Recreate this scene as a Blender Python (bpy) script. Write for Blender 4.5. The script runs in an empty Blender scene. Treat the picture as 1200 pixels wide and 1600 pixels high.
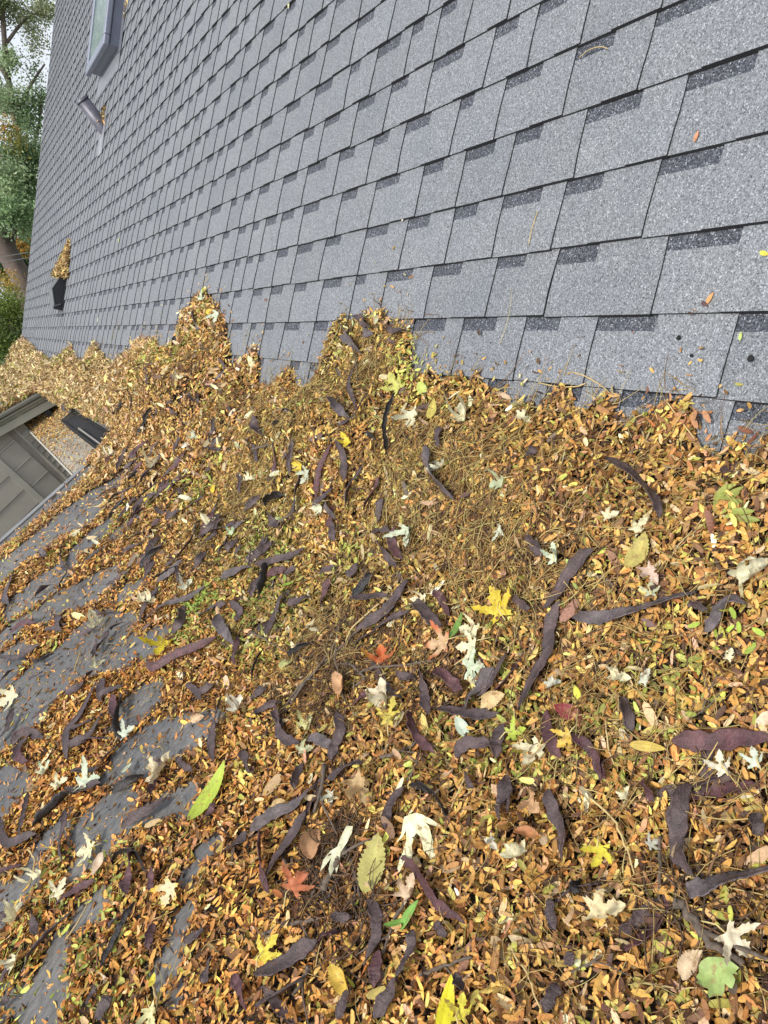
import bpy, math, random
import numpy as np
from mathutils import Vector, Matrix
random.seed(7); rng = np.random.default_rng(7)
R = math.radians
sc = bpy.context.scene
col = sc.collection
# ------------------------------------------------------------------ camera
# world: +Y runs along the shingle courses, +X up the main slope, +Z up; low roof deck at Z = 0
F = 1150.0
Wm = np.array([[0.6760, -0.7003, 0.2322], [-0.50365732, -0.20811962, 0.83846021], [-0.5384, -0.6834, -0.4930]])
_u, _s, _v = np.linalg.svd(Wm); Wm = _u @ _v
CAM = np.array([0., 0., 1.])
cd = bpy.data.cameras.new('camera'); cam = bpy.data.objects.new('camera', cd); col.objects.link(cam)
M = Matrix([[Wm[0][0], -Wm[0][1], -Wm[0][2], 0], [Wm[1][0], -Wm[1][1], -Wm[1][2], 0], [Wm[2][0], -Wm[2][1], -Wm[2][2], 1], [0, 0, 0, 1]])
cam.matrix_world = M
cd.sensor_fit = 'VERTICAL'; cd.sensor_height = 36; cd.lens = F / 1600 * 36
cd.clip_start = 0.02; cd.clip_end = 600
sc.camera = cam
# ------------------------------------------------------------------ light
SUN_EL, SUN_AZ, SUN_STR, SUN_ANG = 52, -112, 2.4, 11
w = bpy.data.worlds.new('World'); sc.world = w; w.use_nodes = True
nt = w.node_tree; nt.nodes.clear()
sk = nt.nodes.new('ShaderNodeTexSky'); sk.sky_type = 'NISHITA'; sk.sun_disc = False
sk.sun_elevation = R(SUN_EL); sk.sun_rotation = R(SUN_AZ); sk.dust_density = 4; sk.air_density = 1
mx = nt.nodes.new('ShaderNodeMix'); mx.data_type = 'RGBA'; mx.inputs[0].default_value = .62
mx.inputs[7].default_value = (9.0, 9.3, 9.9, 1)
bg = nt.nodes.new('ShaderNodeBackground'); bg.inputs[1].default_value = .095
ow = nt.nodes.new('ShaderNodeOutputWorld')
nt.links.new(sk.outputs[0], mx.inputs[6]); nt.links.new(mx.outputs[2], bg.inputs[0]); nt.links.new(bg.outputs[0], ow.inputs[0])
sd = bpy.data.lights.new('sun', 'SUN'); sd.energy = SUN_STR; sd.angle = R(SUN_ANG); sd.color = (1, .95, .87)
so = bpy.data.objects.new('sun', sd); col.objects.link(so)
sdir = Vector((math.sin(R(SUN_AZ)) * math.cos(R(SUN_EL)), math.cos(R(SUN_AZ)) * math.cos(R(SUN_EL)), math.sin(R(SUN_EL))))
so.rotation_euler = sdir.to_track_quat('Z', 'Y').to_euler()
so.location = (-4, 0, 8)
sc.view_settings.view_transform = 'Standard'; sc.view_settings.look = 'None'
sc.view_settings.exposure = 0.52; sc.view_settings.gamma = 1
try: sc.view_settings.use_curve_mapping = False
except Exception: pass
# ------------------------------------------------------------------ geometry helpers
TH = R(40); CT, ST = math.cos(TH), math.sin(TH); TT = ST / CT
XJ = (1.108 - CT) / ST                      # where the steep slope meets the low roof
def ray(x, y): return Wm @ np.array([(x - 600) / F, (y - 800) / F, 1.0])
def on_roof(x, y, h=0.0):
    r = ray(x, y); N = np.array([-ST, 0, CT]); z = -(1.108 - h) / (r @ N); p = CAM + z * r
    return p, (p[2] - h * CT) / ST
def at_z(x, y, Z=0.0):
    r = ray(x, y); return CAM + (Z - 1) / r[2] * r
def at_y(x, y, Y):
    r = ray(x, y); return CAM + Y / r[1] * r
def proj(P):
    c = Wm.T @ (np.asarray(P, float) - CAM); return 600 + F * c[0] / c[2], 800 + F * c[1] / c[2], c[2]
def RP(s, Y, h=0.0):                        # roof coordinates: s up the slope, Y along, h off the surface
    return (XJ + s * CT - h * ST, Y, s * ST + h * CT)
def link(o, parent=None):
    col.objects.link(o)
    if parent is not None: o.parent = parent
    return o
def tag(o, label=None, cat=None, group=None, kind=None):
    if label: o['label'] = label
    if cat: o['category'] = cat
    if group: o['group'] = group
    if kind: o['kind'] = kind
    return o
def empty(name, loc):
    o = bpy.data.objects.new(name, None); o.empty_display_size = .1; o.location = loc; col.objects.link(o); return o
def mesh(name, V, Fc, mats, parent=None, smooth=False, origin=None, mi=None, colors=None):
    V = np.asarray(V, float)
    if origin is None: origin = V.mean(axis=0)
    origin = np.asarray(origin, float)
    me = bpy.data.meshes.new(name); me.from_pydata((V - origin).tolist(), [], Fc)
    if not isinstance(mats, (list, tuple)): mats = [mats]
    for m in mats: me.materials.append(m)
    if mi is not None: me.polygons.foreach_set('material_index', mi)
    if smooth: me.polygons.foreach_set('use_smooth', [True] * len(me.polygons))
    if colors is not None:
        a = me.color_attributes.new('Col', 'FLOAT_COLOR', 'POINT'); a.data.foreach_set('color', np.asarray(colors, np.float32).ravel())
    me.update()
    o = bpy.data.objects.new(name, me)
    po = np.array(parent.location) if parent is not None else np.zeros(3)
    if parent is not None and parent.parent is not None: po = po + np.array(parent.parent.location)
    o.location = (origin - po).tolist()
    return link(o, parent)
def big_mesh(name, V, T, mat, colors=None, smooth=False):   # fast triangle/quad arrays; T is (n,k)
    V = np.ascontiguousarray(V, np.float32); n, k = T.shape
    me = bpy.data.meshes.new(name); me.vertices.add(len(V)); me.vertices.foreach_set('co', V.ravel())
    me.loops.add(n * k); me.loops.foreach_set('vertex_index', T.astype(np.int32).ravel())
    me.polygons.add(n); me.polygons.foreach_set('loop_start', np.arange(n, dtype=np.int32) * k)
    me.polygons.foreach_set('loop_total', np.full(n, k, np.int32))
    me.materials.append(mat)
    if smooth: me.polygons.foreach_set('use_smooth', np.ones(n, bool))
    if colors is not None:
        a = me.color_attributes.new('Col', 'FLOAT_COLOR', 'POINT'); a.data.foreach_set('color', np.asarray(colors, np.float32).ravel())
    me.update(calc_edges=True)
    return bpy.data.objects.new(name, me)
class MB:
    def __init__(s): s.V = []; s.F = []; s.M = []
    def add(s, V, Fc, m=0):
        b = len(s.V); s.V += [tuple(v) for v in V]; s.F += [tuple(i + b for i in f) for f in Fc]; s.M += [m] * len(Fc)
    def hexa(s, P, m=0):                    # 8 points: bottom ring 0-3, top ring 4-7
        s.add(P, [(3, 2, 1, 0), (4, 5, 6, 7), (0, 1, 5, 4), (1, 2, 6, 5), (2, 3, 7, 6), (3, 0, 4, 7)], m)
    def box(s, x0, x1, y0, y1, z0, z1, m=0):
        s.hexa([(x0, y0, z0), (x1, y0, z0), (x1, y1, z0), (x0, y1, z0), (x0, y0, z1), (x1, y0, z1), (x1, y1, z1), (x0, y1, z1)], m)
    def rbox(s, s0, s1, y0, y1, h0, h1, m=0):
        s.hexa([RP(s0, y0, h0), RP(s1, y0, h0), RP(s1, y1, h0), RP(s0, y1, h0), RP(s0, y0, h1), RP(s1, y0, h1), RP(s1, y1, h1), RP(s0, y1, h1)], m)
    def tube(s, pts, rad, n=6, m=0, cap=True):
        pts = [Vector(p) for p in pts]; b = len(s.V)
        if not hasattr(rad, '__len__'): rad = [rad] * len(pts)
        ref = Vector((0.31, 0.2, 0.93))
        for i, p in enumerate(pts):
            d = (pts[min(i + 1, len(pts) - 1)] - pts[max(i - 1, 0)]).normalized()
            a = d.cross(ref).normalized(); c = d.cross(a)
            for k in range(n):
                t = 2 * math.pi * k / n; s.V.append(tuple(p + (a * math.cos(t) + c * math.sin(t)) * rad[i]))
        for i in range(len(pts) - 1):
            for k in range(n):
                k2 = (k + 1) % n; s.F.append((b + i * n + k, b + i * n + k2, b + (i + 1) * n + k2, b + (i + 1) * n + k)); s.M.append(m)
        if cap:
            s.F.append(tuple(b + k for k in range(n))[::-1]); s.F.append(tuple(b + (len(pts) - 1) * n + k for k in range(n))); s.M += [m, m]
    def build(s, name, mats, parent=None, smooth=False, origin=None):
        return mesh(name, s.V, s.F, mats, parent, smooth, origin, s.M)
# value noise (numpy)
_L = rng.random((256, 256))
def vnoise(x, y):
    x = np.asarray(x, float); y = np.asarray(y, float)
    xi = np.floor(x).astype(int); yi = np.floor(y).astype(int); fx = x - xi; fy = y - yi
    fx = fx * fx * (3 - 2 * fx); fy = fy * fy * (3 - 2 * fy)
    g = lambda a, b: _L[a % 256, b % 256]
    return (g(xi, yi) * (1 - fx) + g(xi + 1, yi) * fx) * (1 - fy) + (g(xi, yi + 1) * (1 - fx) + g(xi + 1, yi + 1) * fx) * fy
def fbm(x, y, o=3):
    s = 0; a = .5; t = 0
    for i in range(o):
        s = s + a * vnoise(x * 2 ** i + 17 * i, y * 2 ** i + 31 * i); t += a; a *= .55
    return s / t
# ------------------------------------------------------------------ materials
def nmat(name):
    m = bpy.data.materials.new(name); m.use_nodes = True; t = m.node_tree; b = t.nodes['Principled BSDF']
    return m, t, b
def N(t, ty, **k):
    n = t.nodes.new(ty)
    for a, v in k.items(): setattr(n, a, v)
    return n
def ramp(t, stops, interp='LINEAR'):
    n = t.nodes.new('ShaderNodeValToRGB'); r = n.color_ramp; r.interpolation = interp
    while len(r.elements) > 1: r.elements.remove(r.elements[-1])
    r.elements[0].position = stops[0][0]; r.elements[0].color = (*stops[0][1], 1)
    for p, c in stops[1:]:
        e = r.elements.new(p); e.color = (*c, 1)
    return n
def pos(t): return t.nodes.new('ShaderNodeNewGeometry').outputs['Position']
def noise(t, scale, detail=3, rough=.5, vec=None):
    n = t.nodes.new('ShaderNodeTexNoise'); n.inputs['Scale'].default_value = scale; n.inputs['Detail'].default_value = detail; n.inputs['Roughness'].default_value = rough
    t.links.new(vec if vec is not None else pos(t), n.inputs['Vector']); return n
def mixc(t, a, b, fac, mode='MIX'):
    n = t.nodes.new('ShaderNodeMix'); n.data_type = 'RGBA'; n.blend_type = mode
    for s, v in ((6, a), (7, b), (0, fac)):
        if hasattr(v, 'links'): t.links.new(v, n.inputs[s])
        else: n.inputs[s].default_value = (*v, 1) if isinstance(v, tuple) else v
    return n.outputs[2]
def bump(t, b, h, strength, dist):
    n = t.nodes.new('ShaderNodeBump'); n.inputs['Strength'].default_value = strength; n.inputs['Distance'].default_value = dist
    t.links.new(h, n.inputs['Height']); t.links.new(n.outputs[0], b.inputs['Normal'])
def plain(name, c, rough=.6, metal=0, var=.15, scale=20):
    m, t, b = nmat(name); n = noise(t, scale, 4, .6)
    lo = tuple(v * (1 - var) for v in c); hi = tuple(min(1, v * (1 + var)) for v in c)
    r = ramp(t, [(.3, lo), (.7, hi)]); t.links.new(n.outputs[0], r.inputs[0]); t.links.new(r.outputs[0], b.inputs['Base Color'])
    b.inputs['Roughness'].default_value = rough; b.inputs['Metallic'].default_value = metal
    bump(t, b, n.outputs[0], .15, .002)
    return m
def granules(name, stops, tint):
    m, t, b = nmat(name)
    v = N(t, 'ShaderNodeTexVoronoi'); v.inputs['Scale'].default_value = 460; t.links.new(pos(t), v.inputs['Vector'])
    sp = N(t, 'ShaderNodeSeparateColor'); t.links.new(v.outputs['Color'], sp.inputs[0])
    r = ramp(t, stops); t.links.new(sp.outputs[0], r.inputs[0])
    n2 = noise(t, 4.5, 5, .65); r2 = ramp(t, [(.32, (.93, .945, .97)), (.68, (1.05, 1.045, 1.03))]); t.links.new(n2.outputs[0], r2.inputs[0])
    n3 = noise(t, 120, 2, .6); r3 = ramp(t, [(.35, (.9, .9, .9)), (.65, (1.08, 1.08, 1.08))]); t.links.new(n3.outputs[0], r3.inputs[0])
    c = mixc(t, r.outputs[0], r2.outputs[0], 1.0, 'MULTIPLY'); c = mixc(t, c, r3.outputs[0], 1.0, 'MULTIPLY')
    oi = N(t, 'ShaderNodeObjectInfo'); r4 = ramp(t, [(0, tuple(.94 * a for a in tint)), (1, tuple(1.05 * a for a in tint))]); t.links.new(oi.outputs['Random'], r4.inputs[0])
    c = mixc(t, c, r4.outputs[0], 1.0, 'MULTIPLY')
    t.links.new(c, b.inputs['Base Color']); b.inputs['Roughness'].default_value = .85
    b.inputs['Specular IOR Level'].default_value = .35
    bump(t, b, v.outputs['Distance'], .6, .0013)
    return m
GR = granules('granules_grey', [(0, (.06, .063, .069)), (.14, (.128, .135, .144)), (.5, (.178, .189, .202)), (.9, (.242, .254, .269)), (1, (.40, .412, .43))], (1, 1.01, 1.03))
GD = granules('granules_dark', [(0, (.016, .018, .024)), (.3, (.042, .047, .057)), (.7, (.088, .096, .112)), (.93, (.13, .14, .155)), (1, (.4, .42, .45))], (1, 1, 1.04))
GE = plain('shingle_edge_asphalt_and_shadow', (.022, .023, .027), .9, 0, .5, 300)
def membrane_mat():
    m, t, b = nmat('roof_membrane')
    mp = N(t, 'ShaderNodeMapping'); mp.inputs['Scale'].default_value = (1, 1.5, 1); mp.inputs['Rotation'].default_value = (0, 0, R(8)); t.links.new(pos(t), mp.inputs['Vector'])
    n1 = noise(t, 9, 6, .65, mp.outputs[0]); n2 = noise(t, 60, 4, .6, mp.outputs[0]); n3 = noise(t, 2.5, 3)
    r = ramp(t, [(.3, (.092, .094, .095)), (.5, (.12, .122, .123)), (.7, (.155, .156, .155))]); t.links.new(n1.outputs[0], r.inputs[0])
    r2 = ramp(t, [(.35, (.7, .7, .7)), (.7, (1.25, 1.25, 1.25))]); t.links.new(n2.outputs[0], r2.inputs[0])
    r3 = ramp(t, [(.4, (.85, .85, .87)), (.65, (1.2, 1.15, 1.08))]); t.links.new(n3.outputs[0], r3.inputs[0])
    c = mixc(t, r.outputs[0], r2.outputs[0], 1.0, 'MULTIPLY'); c = mixc(t, c, r3.outputs[0], 1.0, 'MULTIPLY')
    v = N(t, 'ShaderNodeTexVoronoi'); v.inputs['Scale'].default_value = 70; t.links.new(pos(t), v.inputs['Vector'])
    rs = ramp(t, [(.0, (1, 1, 1)), (.06, (1, 1, 1)), (.1, (0, 0, 0))]); t.links.new(v.outputs['Distance'], rs.inputs[0])
    sc_ = mixc(t, c, (.42, .41, .38), rs.outputs[0])
    t.links.new(sc_, b.inputs['Base Color']); b.inputs['Roughness'].default_value = .62
    bump(t, b, noise(t, 240, 3, .6).outputs[0], .4, .0015)
    return m
MEM = membrane_mat()
def leaf_mat(name, trans=.22, mott=.25, rough=.6):
    m, t, b = nmat(name)
    a = N(t, 'ShaderNodeAttribute'); a.attribute_name = 'Col'
    n = noise(t, 260, 3, .6); r = ramp(t, [(.3, (1 - mott,) * 3), (.7, (1 + mott, 1 + mott, 1 + mott * .8))]); t.links.new(n.outputs[0], r.inputs[0])
    c = mixc(t, a.outputs['Color'], r.outputs[0], 1.0, 'MULTIPLY')
    t.links.new(c, b.inputs['Base Color']); b.inputs['Roughness'].default_value = rough; b.inputs['Specular IOR Level'].default_value = .35
    tr = N(t, 'ShaderNodeBsdfTranslucent'); t.links.new(c, tr.inputs['Color'])
    ms = N(t, 'ShaderNodeMixShader'); ms.inputs[0].default_value = trans
    o = t.nodes['Material Output']; t.links.new(b.outputs[0], ms.inputs[1]); t.links.new(tr.outputs[0], ms.inputs[2]); t.links.new(ms.outputs[0], o.inputs[0])
    bump(t, b, n.outputs[0], .25, .001)
    return m
LEAF = leaf_mat('dry_leaf', .08); BIG = leaf_mat('fallen_leaf', .2, .12, .55); STEM = leaf_mat('dry_stem', 0, .15, .7)
_t = BIG.node_tree; _a = [n for n in _t.nodes if n.type == 'ATTRIBUTE'][0]; _m = [n for n in _t.nodes if n.type == 'MIX'][0]
_n = noise(_t, 75, 4, .65); _r = ramp(_t, [(.56, (0, 0, 0)), (.66, (.75, .75, .75))]); _t.links.new(_n.outputs[0], _r.inputs[0])
_o = mixc(_t, _a.outputs['Color'], (.30, .17, .08), _r.outputs[0]); _t.links.new(_o, _m.inputs[6])
GREEN = leaf_mat('tree_foliage', .35, .2, .6)
def bed_mat():
    m, t, b = nmat('leaf_mould'); n = noise(t, 130, 4, .7); n2 = noise(t, 420, 2, .6)
    r = ramp(t, [(.32, (.010, .006, .004)), (.5, (.035, .021, .011)), (.62, (.09, .052, .022)), (.75, (.17, .10, .035))]); t.links.new(n.outputs[0], r.inputs[0])
    r2 = ramp(t, [(.35, (.5, .5, .5)), (.65, (1.3, 1.3, 1.3))]); t.links.new(n2.outputs[0], r2.inputs[0])
    t.links.new(mixc(t, r.outputs[0], r2.outputs[0], 1.0, 'MULTIPLY'), b.inputs['Base Color']); b.inputs['Roughness'].default_value = .9
    bump(t, b, n.outputs[0], 1.0, .012); return m
BED = bed_mat()
def pod_mat(name, tone):
    m, t, b = nmat(name)
    n = noise(t, 38, 4, .6); n2 = noise(t, 220, 3, .6)
    r = ramp(t, [(.3, tuple(.55 * a for a in tone)), (.5, tone), (.72, tuple(1.75 * a for a in tone))]); t.links.new(n.outputs[0], r.inputs[0])
    r2 = ramp(t, [(.3, (.75, .75, .75)), (.7, (1.2, 1.2, 1.2))]); t.links.new(n2.outputs[0], r2.inputs[0])
    c = mixc(t, r.outputs[0], r2.outputs[0], 1.0, 'MULTIPLY')
    t.links.new(c, b.inputs['Base Color']); b.inputs['Roughness'].default_value = .38; b.inputs['Specular IOR Level'].default_value = .5
    bump(t, b, noise(t, 95, 5, .75).outputs[0], .8, .004); return m
PODM = {'purple': pod_mat('pod_purple_brown', (.070, .046, .046)), 'grey': pod_mat('pod_grey_brown', (.098, .078, .080)),
        'maroon': pod_mat('pod_maroon', (.085, .035, .038)), 'black': pod_mat('pod_black', (.016, .013, .013))}
BARK = plain('twig_bark', (.11, .085, .065), .85, 0, .45, 160)
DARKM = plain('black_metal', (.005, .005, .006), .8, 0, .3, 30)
# ------------------------------------------------------------------ ground, far surfaces
def struct(o): o['kind'] = 'structure'; return o
g = MB(); g.add([(-90, -40, -3.2), (160, -40, -3.2), (160, 240, -3.2), (-90, 240, -3.2)], [(0, 1, 2, 3)])
struct(g.build('ground', plain('ground_lawn', (.06, .075, .03), .95, 0, .5, 1.5)))
EY0, EY1, EX = 4.56, 8.35, .265             # the notch in the low roof
g = MB()
g.box(-3.2, XJ + .02, -2.5, EY0, -.22, 0.0); g.box(EX, XJ + .02, EY0 - .0, EY1, -.22, 0.0)
g.box(EX - .0, XJ + .02, EY1, 13.6, -.22, 0.0)
low = struct(g.build('low_roof', MEM))
# tilted wing roof beyond the notch, rising a little outwards
g = MB(); a0 = (EX, EY1, 0.0)
def wing(x, y, dz=0.0): return (x, y, max(0, (EX - x)) * .19 + dz)
g.hexa([wing(EX, EY1, -.05), wing(-2.8, EY1, -.05), wing(-2.8, 13.6, -.05), wing(EX, 13.6, -.05), wing(EX, EY1), wing(-2.8, EY1), wing(-2.8, 13.6), wing(EX, 13.6)])
struct(g.build('wing_roof', MEM))
# metal drip edge along the near roof edge
TRIMG = plain('drip_edge_metal', (.20, .205, .21), .5, .2, .25, 12)
g = MB(); g.box(-3.2, EX + .01, EY0 - .05, EY0 + .012, .003, .009); g.box(-3.2, EX + .01, EY0 + .002, EY0 + .012, -.12, .003)
tag(g.build('drip_edge', TRIMG), 'weathered grey metal drip edge along the left brink of the leaf-strewn low roof', 'drip edge')
# lower roof slab seen through the notch
SLAB = plain('weathered_slab', (.30, .28, .235), .85, 0, .18, 5)
def slab(x, y, dz=0): return (x, y, -.10 - (8.9 - y) * .235 + dz)
g = MB(); XS = -.115
g.hexa([slab(XS, 4.9, -.05), slab(.60, 4.9, -.05), slab(.60, 8.9, -.05), slab(XS, 8.9, -.05), slab(XS, 4.9), slab(.60, 4.9), slab(.60, 8.9), slab(XS, 8.9)])
struct(g.build('lower_roof', SLAB))
g = MB(); g.hexa([slab(XS - .018, 4.9, -.08), slab(XS - .002, 4.9, -.08), slab(XS - .002, 8.49, -.08), slab(XS - .018, 8.49, -.08), slab(XS - .018, 4.9, .012), slab(XS - .002, 4.9, .012), slab(XS - .002, 8.49, .012), slab(XS - .018, 8.49, .012)])
TAUPE = plain('taupe_trim_paint', (.44, .42, .36), .55, 0, .06, 6); SIDE = plain('taupe_siding_paint', (.40, .37, .32), .6, 0, .08, 6)
tag(g.build('slab_fascia', TAUPE), 'thin beige fascia along the edge of the lower roof seen in the notch', 'fascia')
# gutter along the notch's inner edge, filled solid black for the eave shadow
gut = empty('gutter', (EX - .06, 5.6, -.05)); tag(gut, 'gutter blocked in black for the eave shadow below the leaf pile at the notch', 'gutter')
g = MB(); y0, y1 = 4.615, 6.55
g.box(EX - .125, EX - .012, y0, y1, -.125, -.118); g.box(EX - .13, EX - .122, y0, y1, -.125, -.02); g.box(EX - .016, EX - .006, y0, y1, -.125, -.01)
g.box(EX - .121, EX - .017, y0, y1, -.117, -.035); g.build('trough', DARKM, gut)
g = MB(); g.box(EX - .105, EX - .095, y0, y1 - .9, -.018, -.008); g.build('lip', plain('pale_lip', (.24, .22, .20), .5), gut)
for yy in ():
    g = MB(); g.box(EX - .13, EX - .004, yy, yy + .018, -.02, -.012); g.build('hanger', plain('hanger_metal', (.4, .38, .36), .4, .4), gut)
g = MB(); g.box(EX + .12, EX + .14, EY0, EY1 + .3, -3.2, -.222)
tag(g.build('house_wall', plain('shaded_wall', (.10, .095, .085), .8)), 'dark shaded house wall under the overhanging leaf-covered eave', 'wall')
# eave gutter of the wing (crown profile) - runs outwards from the notch corner
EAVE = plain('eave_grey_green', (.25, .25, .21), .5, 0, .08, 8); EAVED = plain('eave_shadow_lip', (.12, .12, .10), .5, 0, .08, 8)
eg = empty('wing_eave', (-.6, EY1 - .05, 0)); tag(eg, 'grey-green gutter and crown moulding along the wing roof at the left edge', 'gutter')
prof = [(.0, .012), (-.028, .012), (-.034, .0), (-.034, -.018), (-.026, -.03), (-.026, -.042), (-.015, -.055), (-.008, -.075), (-.002, -.125), (.0, -.125)]
def sweep(pf, x0, x1, nm, mt, par):
    V = []; n = len(pf)
    for x in (x0, x1):
        for dy, dz in pf: V.append(wing(x, EY1 - .004 + dy * 1.5, dz * 1.15))
    Fc = [(i, (i + 1) % n, n + (i + 1) % n, n + i) for i in range(n)] + [tuple(range(n))[::-1], tuple(range(n, 2 * n))]
    return mesh(nm, V, Fc, mt, par)
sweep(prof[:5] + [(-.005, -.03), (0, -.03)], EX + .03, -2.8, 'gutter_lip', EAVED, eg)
sweep([(-.001, -.031), (-.026, -.033), (-.026, -.044), (-.014, -.058), (-.006, -.08), (.0, -.08)], EX + .02, -2.8, 'crown_moulding', EAVE, eg)
sweep([(.0, -.081), (-.012, -.081), (-.012, -.15), (.0, -.15)], EX + .0, -2.8, 'fascia_board', EAVE, eg)
g = MB(); g.box(EX - .16, EX - .10, EY1 - .03, EY1 + .06, -.23, -.16); g.build('downspout_elbow', DARKM, eg)
# garage wall under the wing
ALF = R(-14)                                 # plan rotation of the wall
dW = np.array([-math.cos(ALF), -math.sin(ALF) * -1, 0.0]); dW = np.array([-math.cos(ALF), math.sin(ALF), 0.0])
P0 = np.array([-.118, 8.5, 0.0]); nW = np.array([math.sin(ALF) * -1, -math.cos(ALF), 0.0]); nW = np.array([-dW[1], dW[0], 0.0])
def wl(x, y):                                # pixel -> distance along wall, height
    r = ray(x, y); z = ((P0 - CAM) @ nW) / (r @ nW); p = CAM + z * r; return (p - P0) @ dW, p[2]
gw = empty('garage_wall', tuple(P0 + dW * .8 + np.array([0, 0, -3.2]))); tag(gw, 'taupe garage wall with trim boards, panels and lap siding below the wing eave', 'wall')
def wbox(mb, a, b, z0, z1, o0, o1, m=0):
    q = []
    for z in (z0, z1):
        for t, o in ((a, o0), (b, o0), (b, o1), (a, o1)):
            p = P0 + dW * t + nW * o; q.append((p[0], p[1], z))
    mb.hexa(q, m)
c_ = lambda cx, cy: wl(cx / 5, 530 + cy / 5)[0]
a1 = c_(210, 750); a2 = .082; a3 = c_(310, 930); 
a2 = c_(200, 750) if False else wl(60, 704)[0]
a3 = wl(64, 713)[0]; a4 = wl(52, 716)[0]; a5 = wl(35, 750)[0]; a6 = wl(27, 757)[0]
wbs = sorted([0.0, .022, abs(a3), abs(a3) + .02, abs(a4) + .03, abs(a5), abs(a6) + .01])
TOPZ = .30
g = MB(); wbox(g, 0.0, 3.0, -3.2, TOPZ, -.03, -.012); g.build('backing', SIDE, gw)
g = MB(); wbox(g, 0, .02, -3.2, TOPZ, -.012, .012); g.build('corner_board', TAUPE, gw)
k = 0; z = -3.2
while z < .1:
    g = MB(); q = []
    h = .072
    pts = []
    for (zz, oo) in ((z, .006), (z + h, -.008)):
        pass
    A = P0 + dW * .021; B = P0 + dW * .088
    V = []
    for T_ in (A, B):
        for zz, oo in ((z, -.012), (z, .008), (z + h - .004, -.002), (z + h - .004, -.012)):
            p = T_ + nW * oo; V.append((p[0], p[1], zz))
    mesh('siding_shingle', V, [(0, 1, 2, 3), (7, 6, 5, 4), (0, 4, 5, 1), (1, 5, 6, 2), (2, 6, 7, 3), (3, 7, 4, 0)], SIDE, gw) if z > -1.6 else None
    z += h
g = MB(); wbox(g, .09, .112, -3.2, TOPZ, -.012, .008); g.build('trim_board', TAUPE, gw)
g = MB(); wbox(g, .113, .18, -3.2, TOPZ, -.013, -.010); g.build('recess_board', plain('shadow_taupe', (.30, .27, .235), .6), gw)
z = -1.75
while z < .2:
    g = MB(); wbox(g, .181, .42, z, z + .20, -.012, -.004); g.build('panel', SIDE, gw)
    g = MB(); wbox(g, .183, .418, z + .203, z + .222, -.012, .003); g.build('panel_rail', TAUPE, gw)
    z += .226
g = MB(); wbox(g, .423, .485, -3.2, TOPZ, -.012, .012); g.build('trim_board', TAUPE, gw)
z = -3.2
while z < .25:
    V = []
    for T_ in (P0 + dW * .487, P0 + dW * 3.0):
        for zz, oo in ((z, -.012), (z, .004), (z + .199, -.006), (z + .199, -.012)):
            p = T_ + nW * oo; V.append((p[0], p[1], zz))
    if z > -2.2: mesh('siding_board', V, [(0, 1, 2, 3), (7, 6, 5, 4), (0, 4, 5, 1), (1, 5, 6, 2), (2, 6, 7, 3), (3, 7, 4, 0)], SIDE, gw)
    z += .2
# ------------------------------------------------------------------ steep shingled roof
YN, YF, S_TOP = -2.6, 13.55, 6.6
E0, DE = .486, .1425
roof = empty('shingle_roof', (XJ, 5, 0)); tag(roof, 'steep roof slope of grey architectural asphalt shingles rising on the right', 'roof')
g = MB(); g.rbox(-.3, S_TOP, YN, YF - .01, -.12, -.001); g.build('roof_deck', GE, roof)
g = MB(); g.rbox(-.1, S_TOP, YF - .008, YF + .02, -.16, .006); g.build('rake_board', plain('rake_metal', (.20, .21, .23), .5), roof)
meas = {  # joints and shade-band ends read off the photograph, row -> [(joint px), (band end px)]
 0: [((493, 504), (515, 505)), ((447, 504), (471, 505)), ((416, 504), (431, 505)), ((727, 500), (779, 500)), ((825, 498), (880, 496)), ((938, 494), (1032, 491)), ((1158, 487), (1240, 484))],
 -1: [((858, 603), (913, 607)), ((975, 610), (1058, 618)), ((1152, 625), (1230, 632)), ((395, 558), (415, 559)), ((456, 565), (471, 567)), ((487, 568), (507, 570))],
 1: [((426, 448), (445, 444)), ((463, 444), (482, 440)), ((508, 438), (537, 433)), ((559, 430), (575, 430)), ((607, 427), (649, 419)), ((680, 416), (726, 410)), ((780, 405), (826, 398)), ((878, 388), (940, 382)), ((1047, 367), (1166, 350))],
 2: [((467, 383), (492, 378)), ((512, 373), (536, 368)), ((575, 358), (610, 350)), ((640, 345), (675, 338)), ((713, 325), (750, 321)), ((790, 307), (850, 297)), ((887, 290), (947, 272)), ((1037, 248), (1135, 227))],
 3: [((477, 322), (502, 315)), ((537, 303), (562, 293)), ((590, 285), (628, 272)), ((665, 258), (697, 248)), ((730, 237), (778, 220)), ((808, 210), (852, 195)), ((920, 173), (1008, 143)), ((1078, 117), (1188, 80))],
 4: [((483, 262), (513, 248)), ((533, 237), (558, 228)), ((587, 215), (612, 204)), ((638, 192), (677, 175)), ((723, 153), (745, 145)), ((795, 122), (852, 97)), ((905, 72), (966, 48)), ((1030, 15), (1133, -25))]}
pieces = []
def piece(k, ya, yj, yb):
    # tooth ya..yj' and gap; here: tooth from ya (near, dark side edge) to yj, gap from yj to yb (far end, next tooth)
    pieces.append((k, ya, yj, yb))
rr = random.Random(3)
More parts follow.
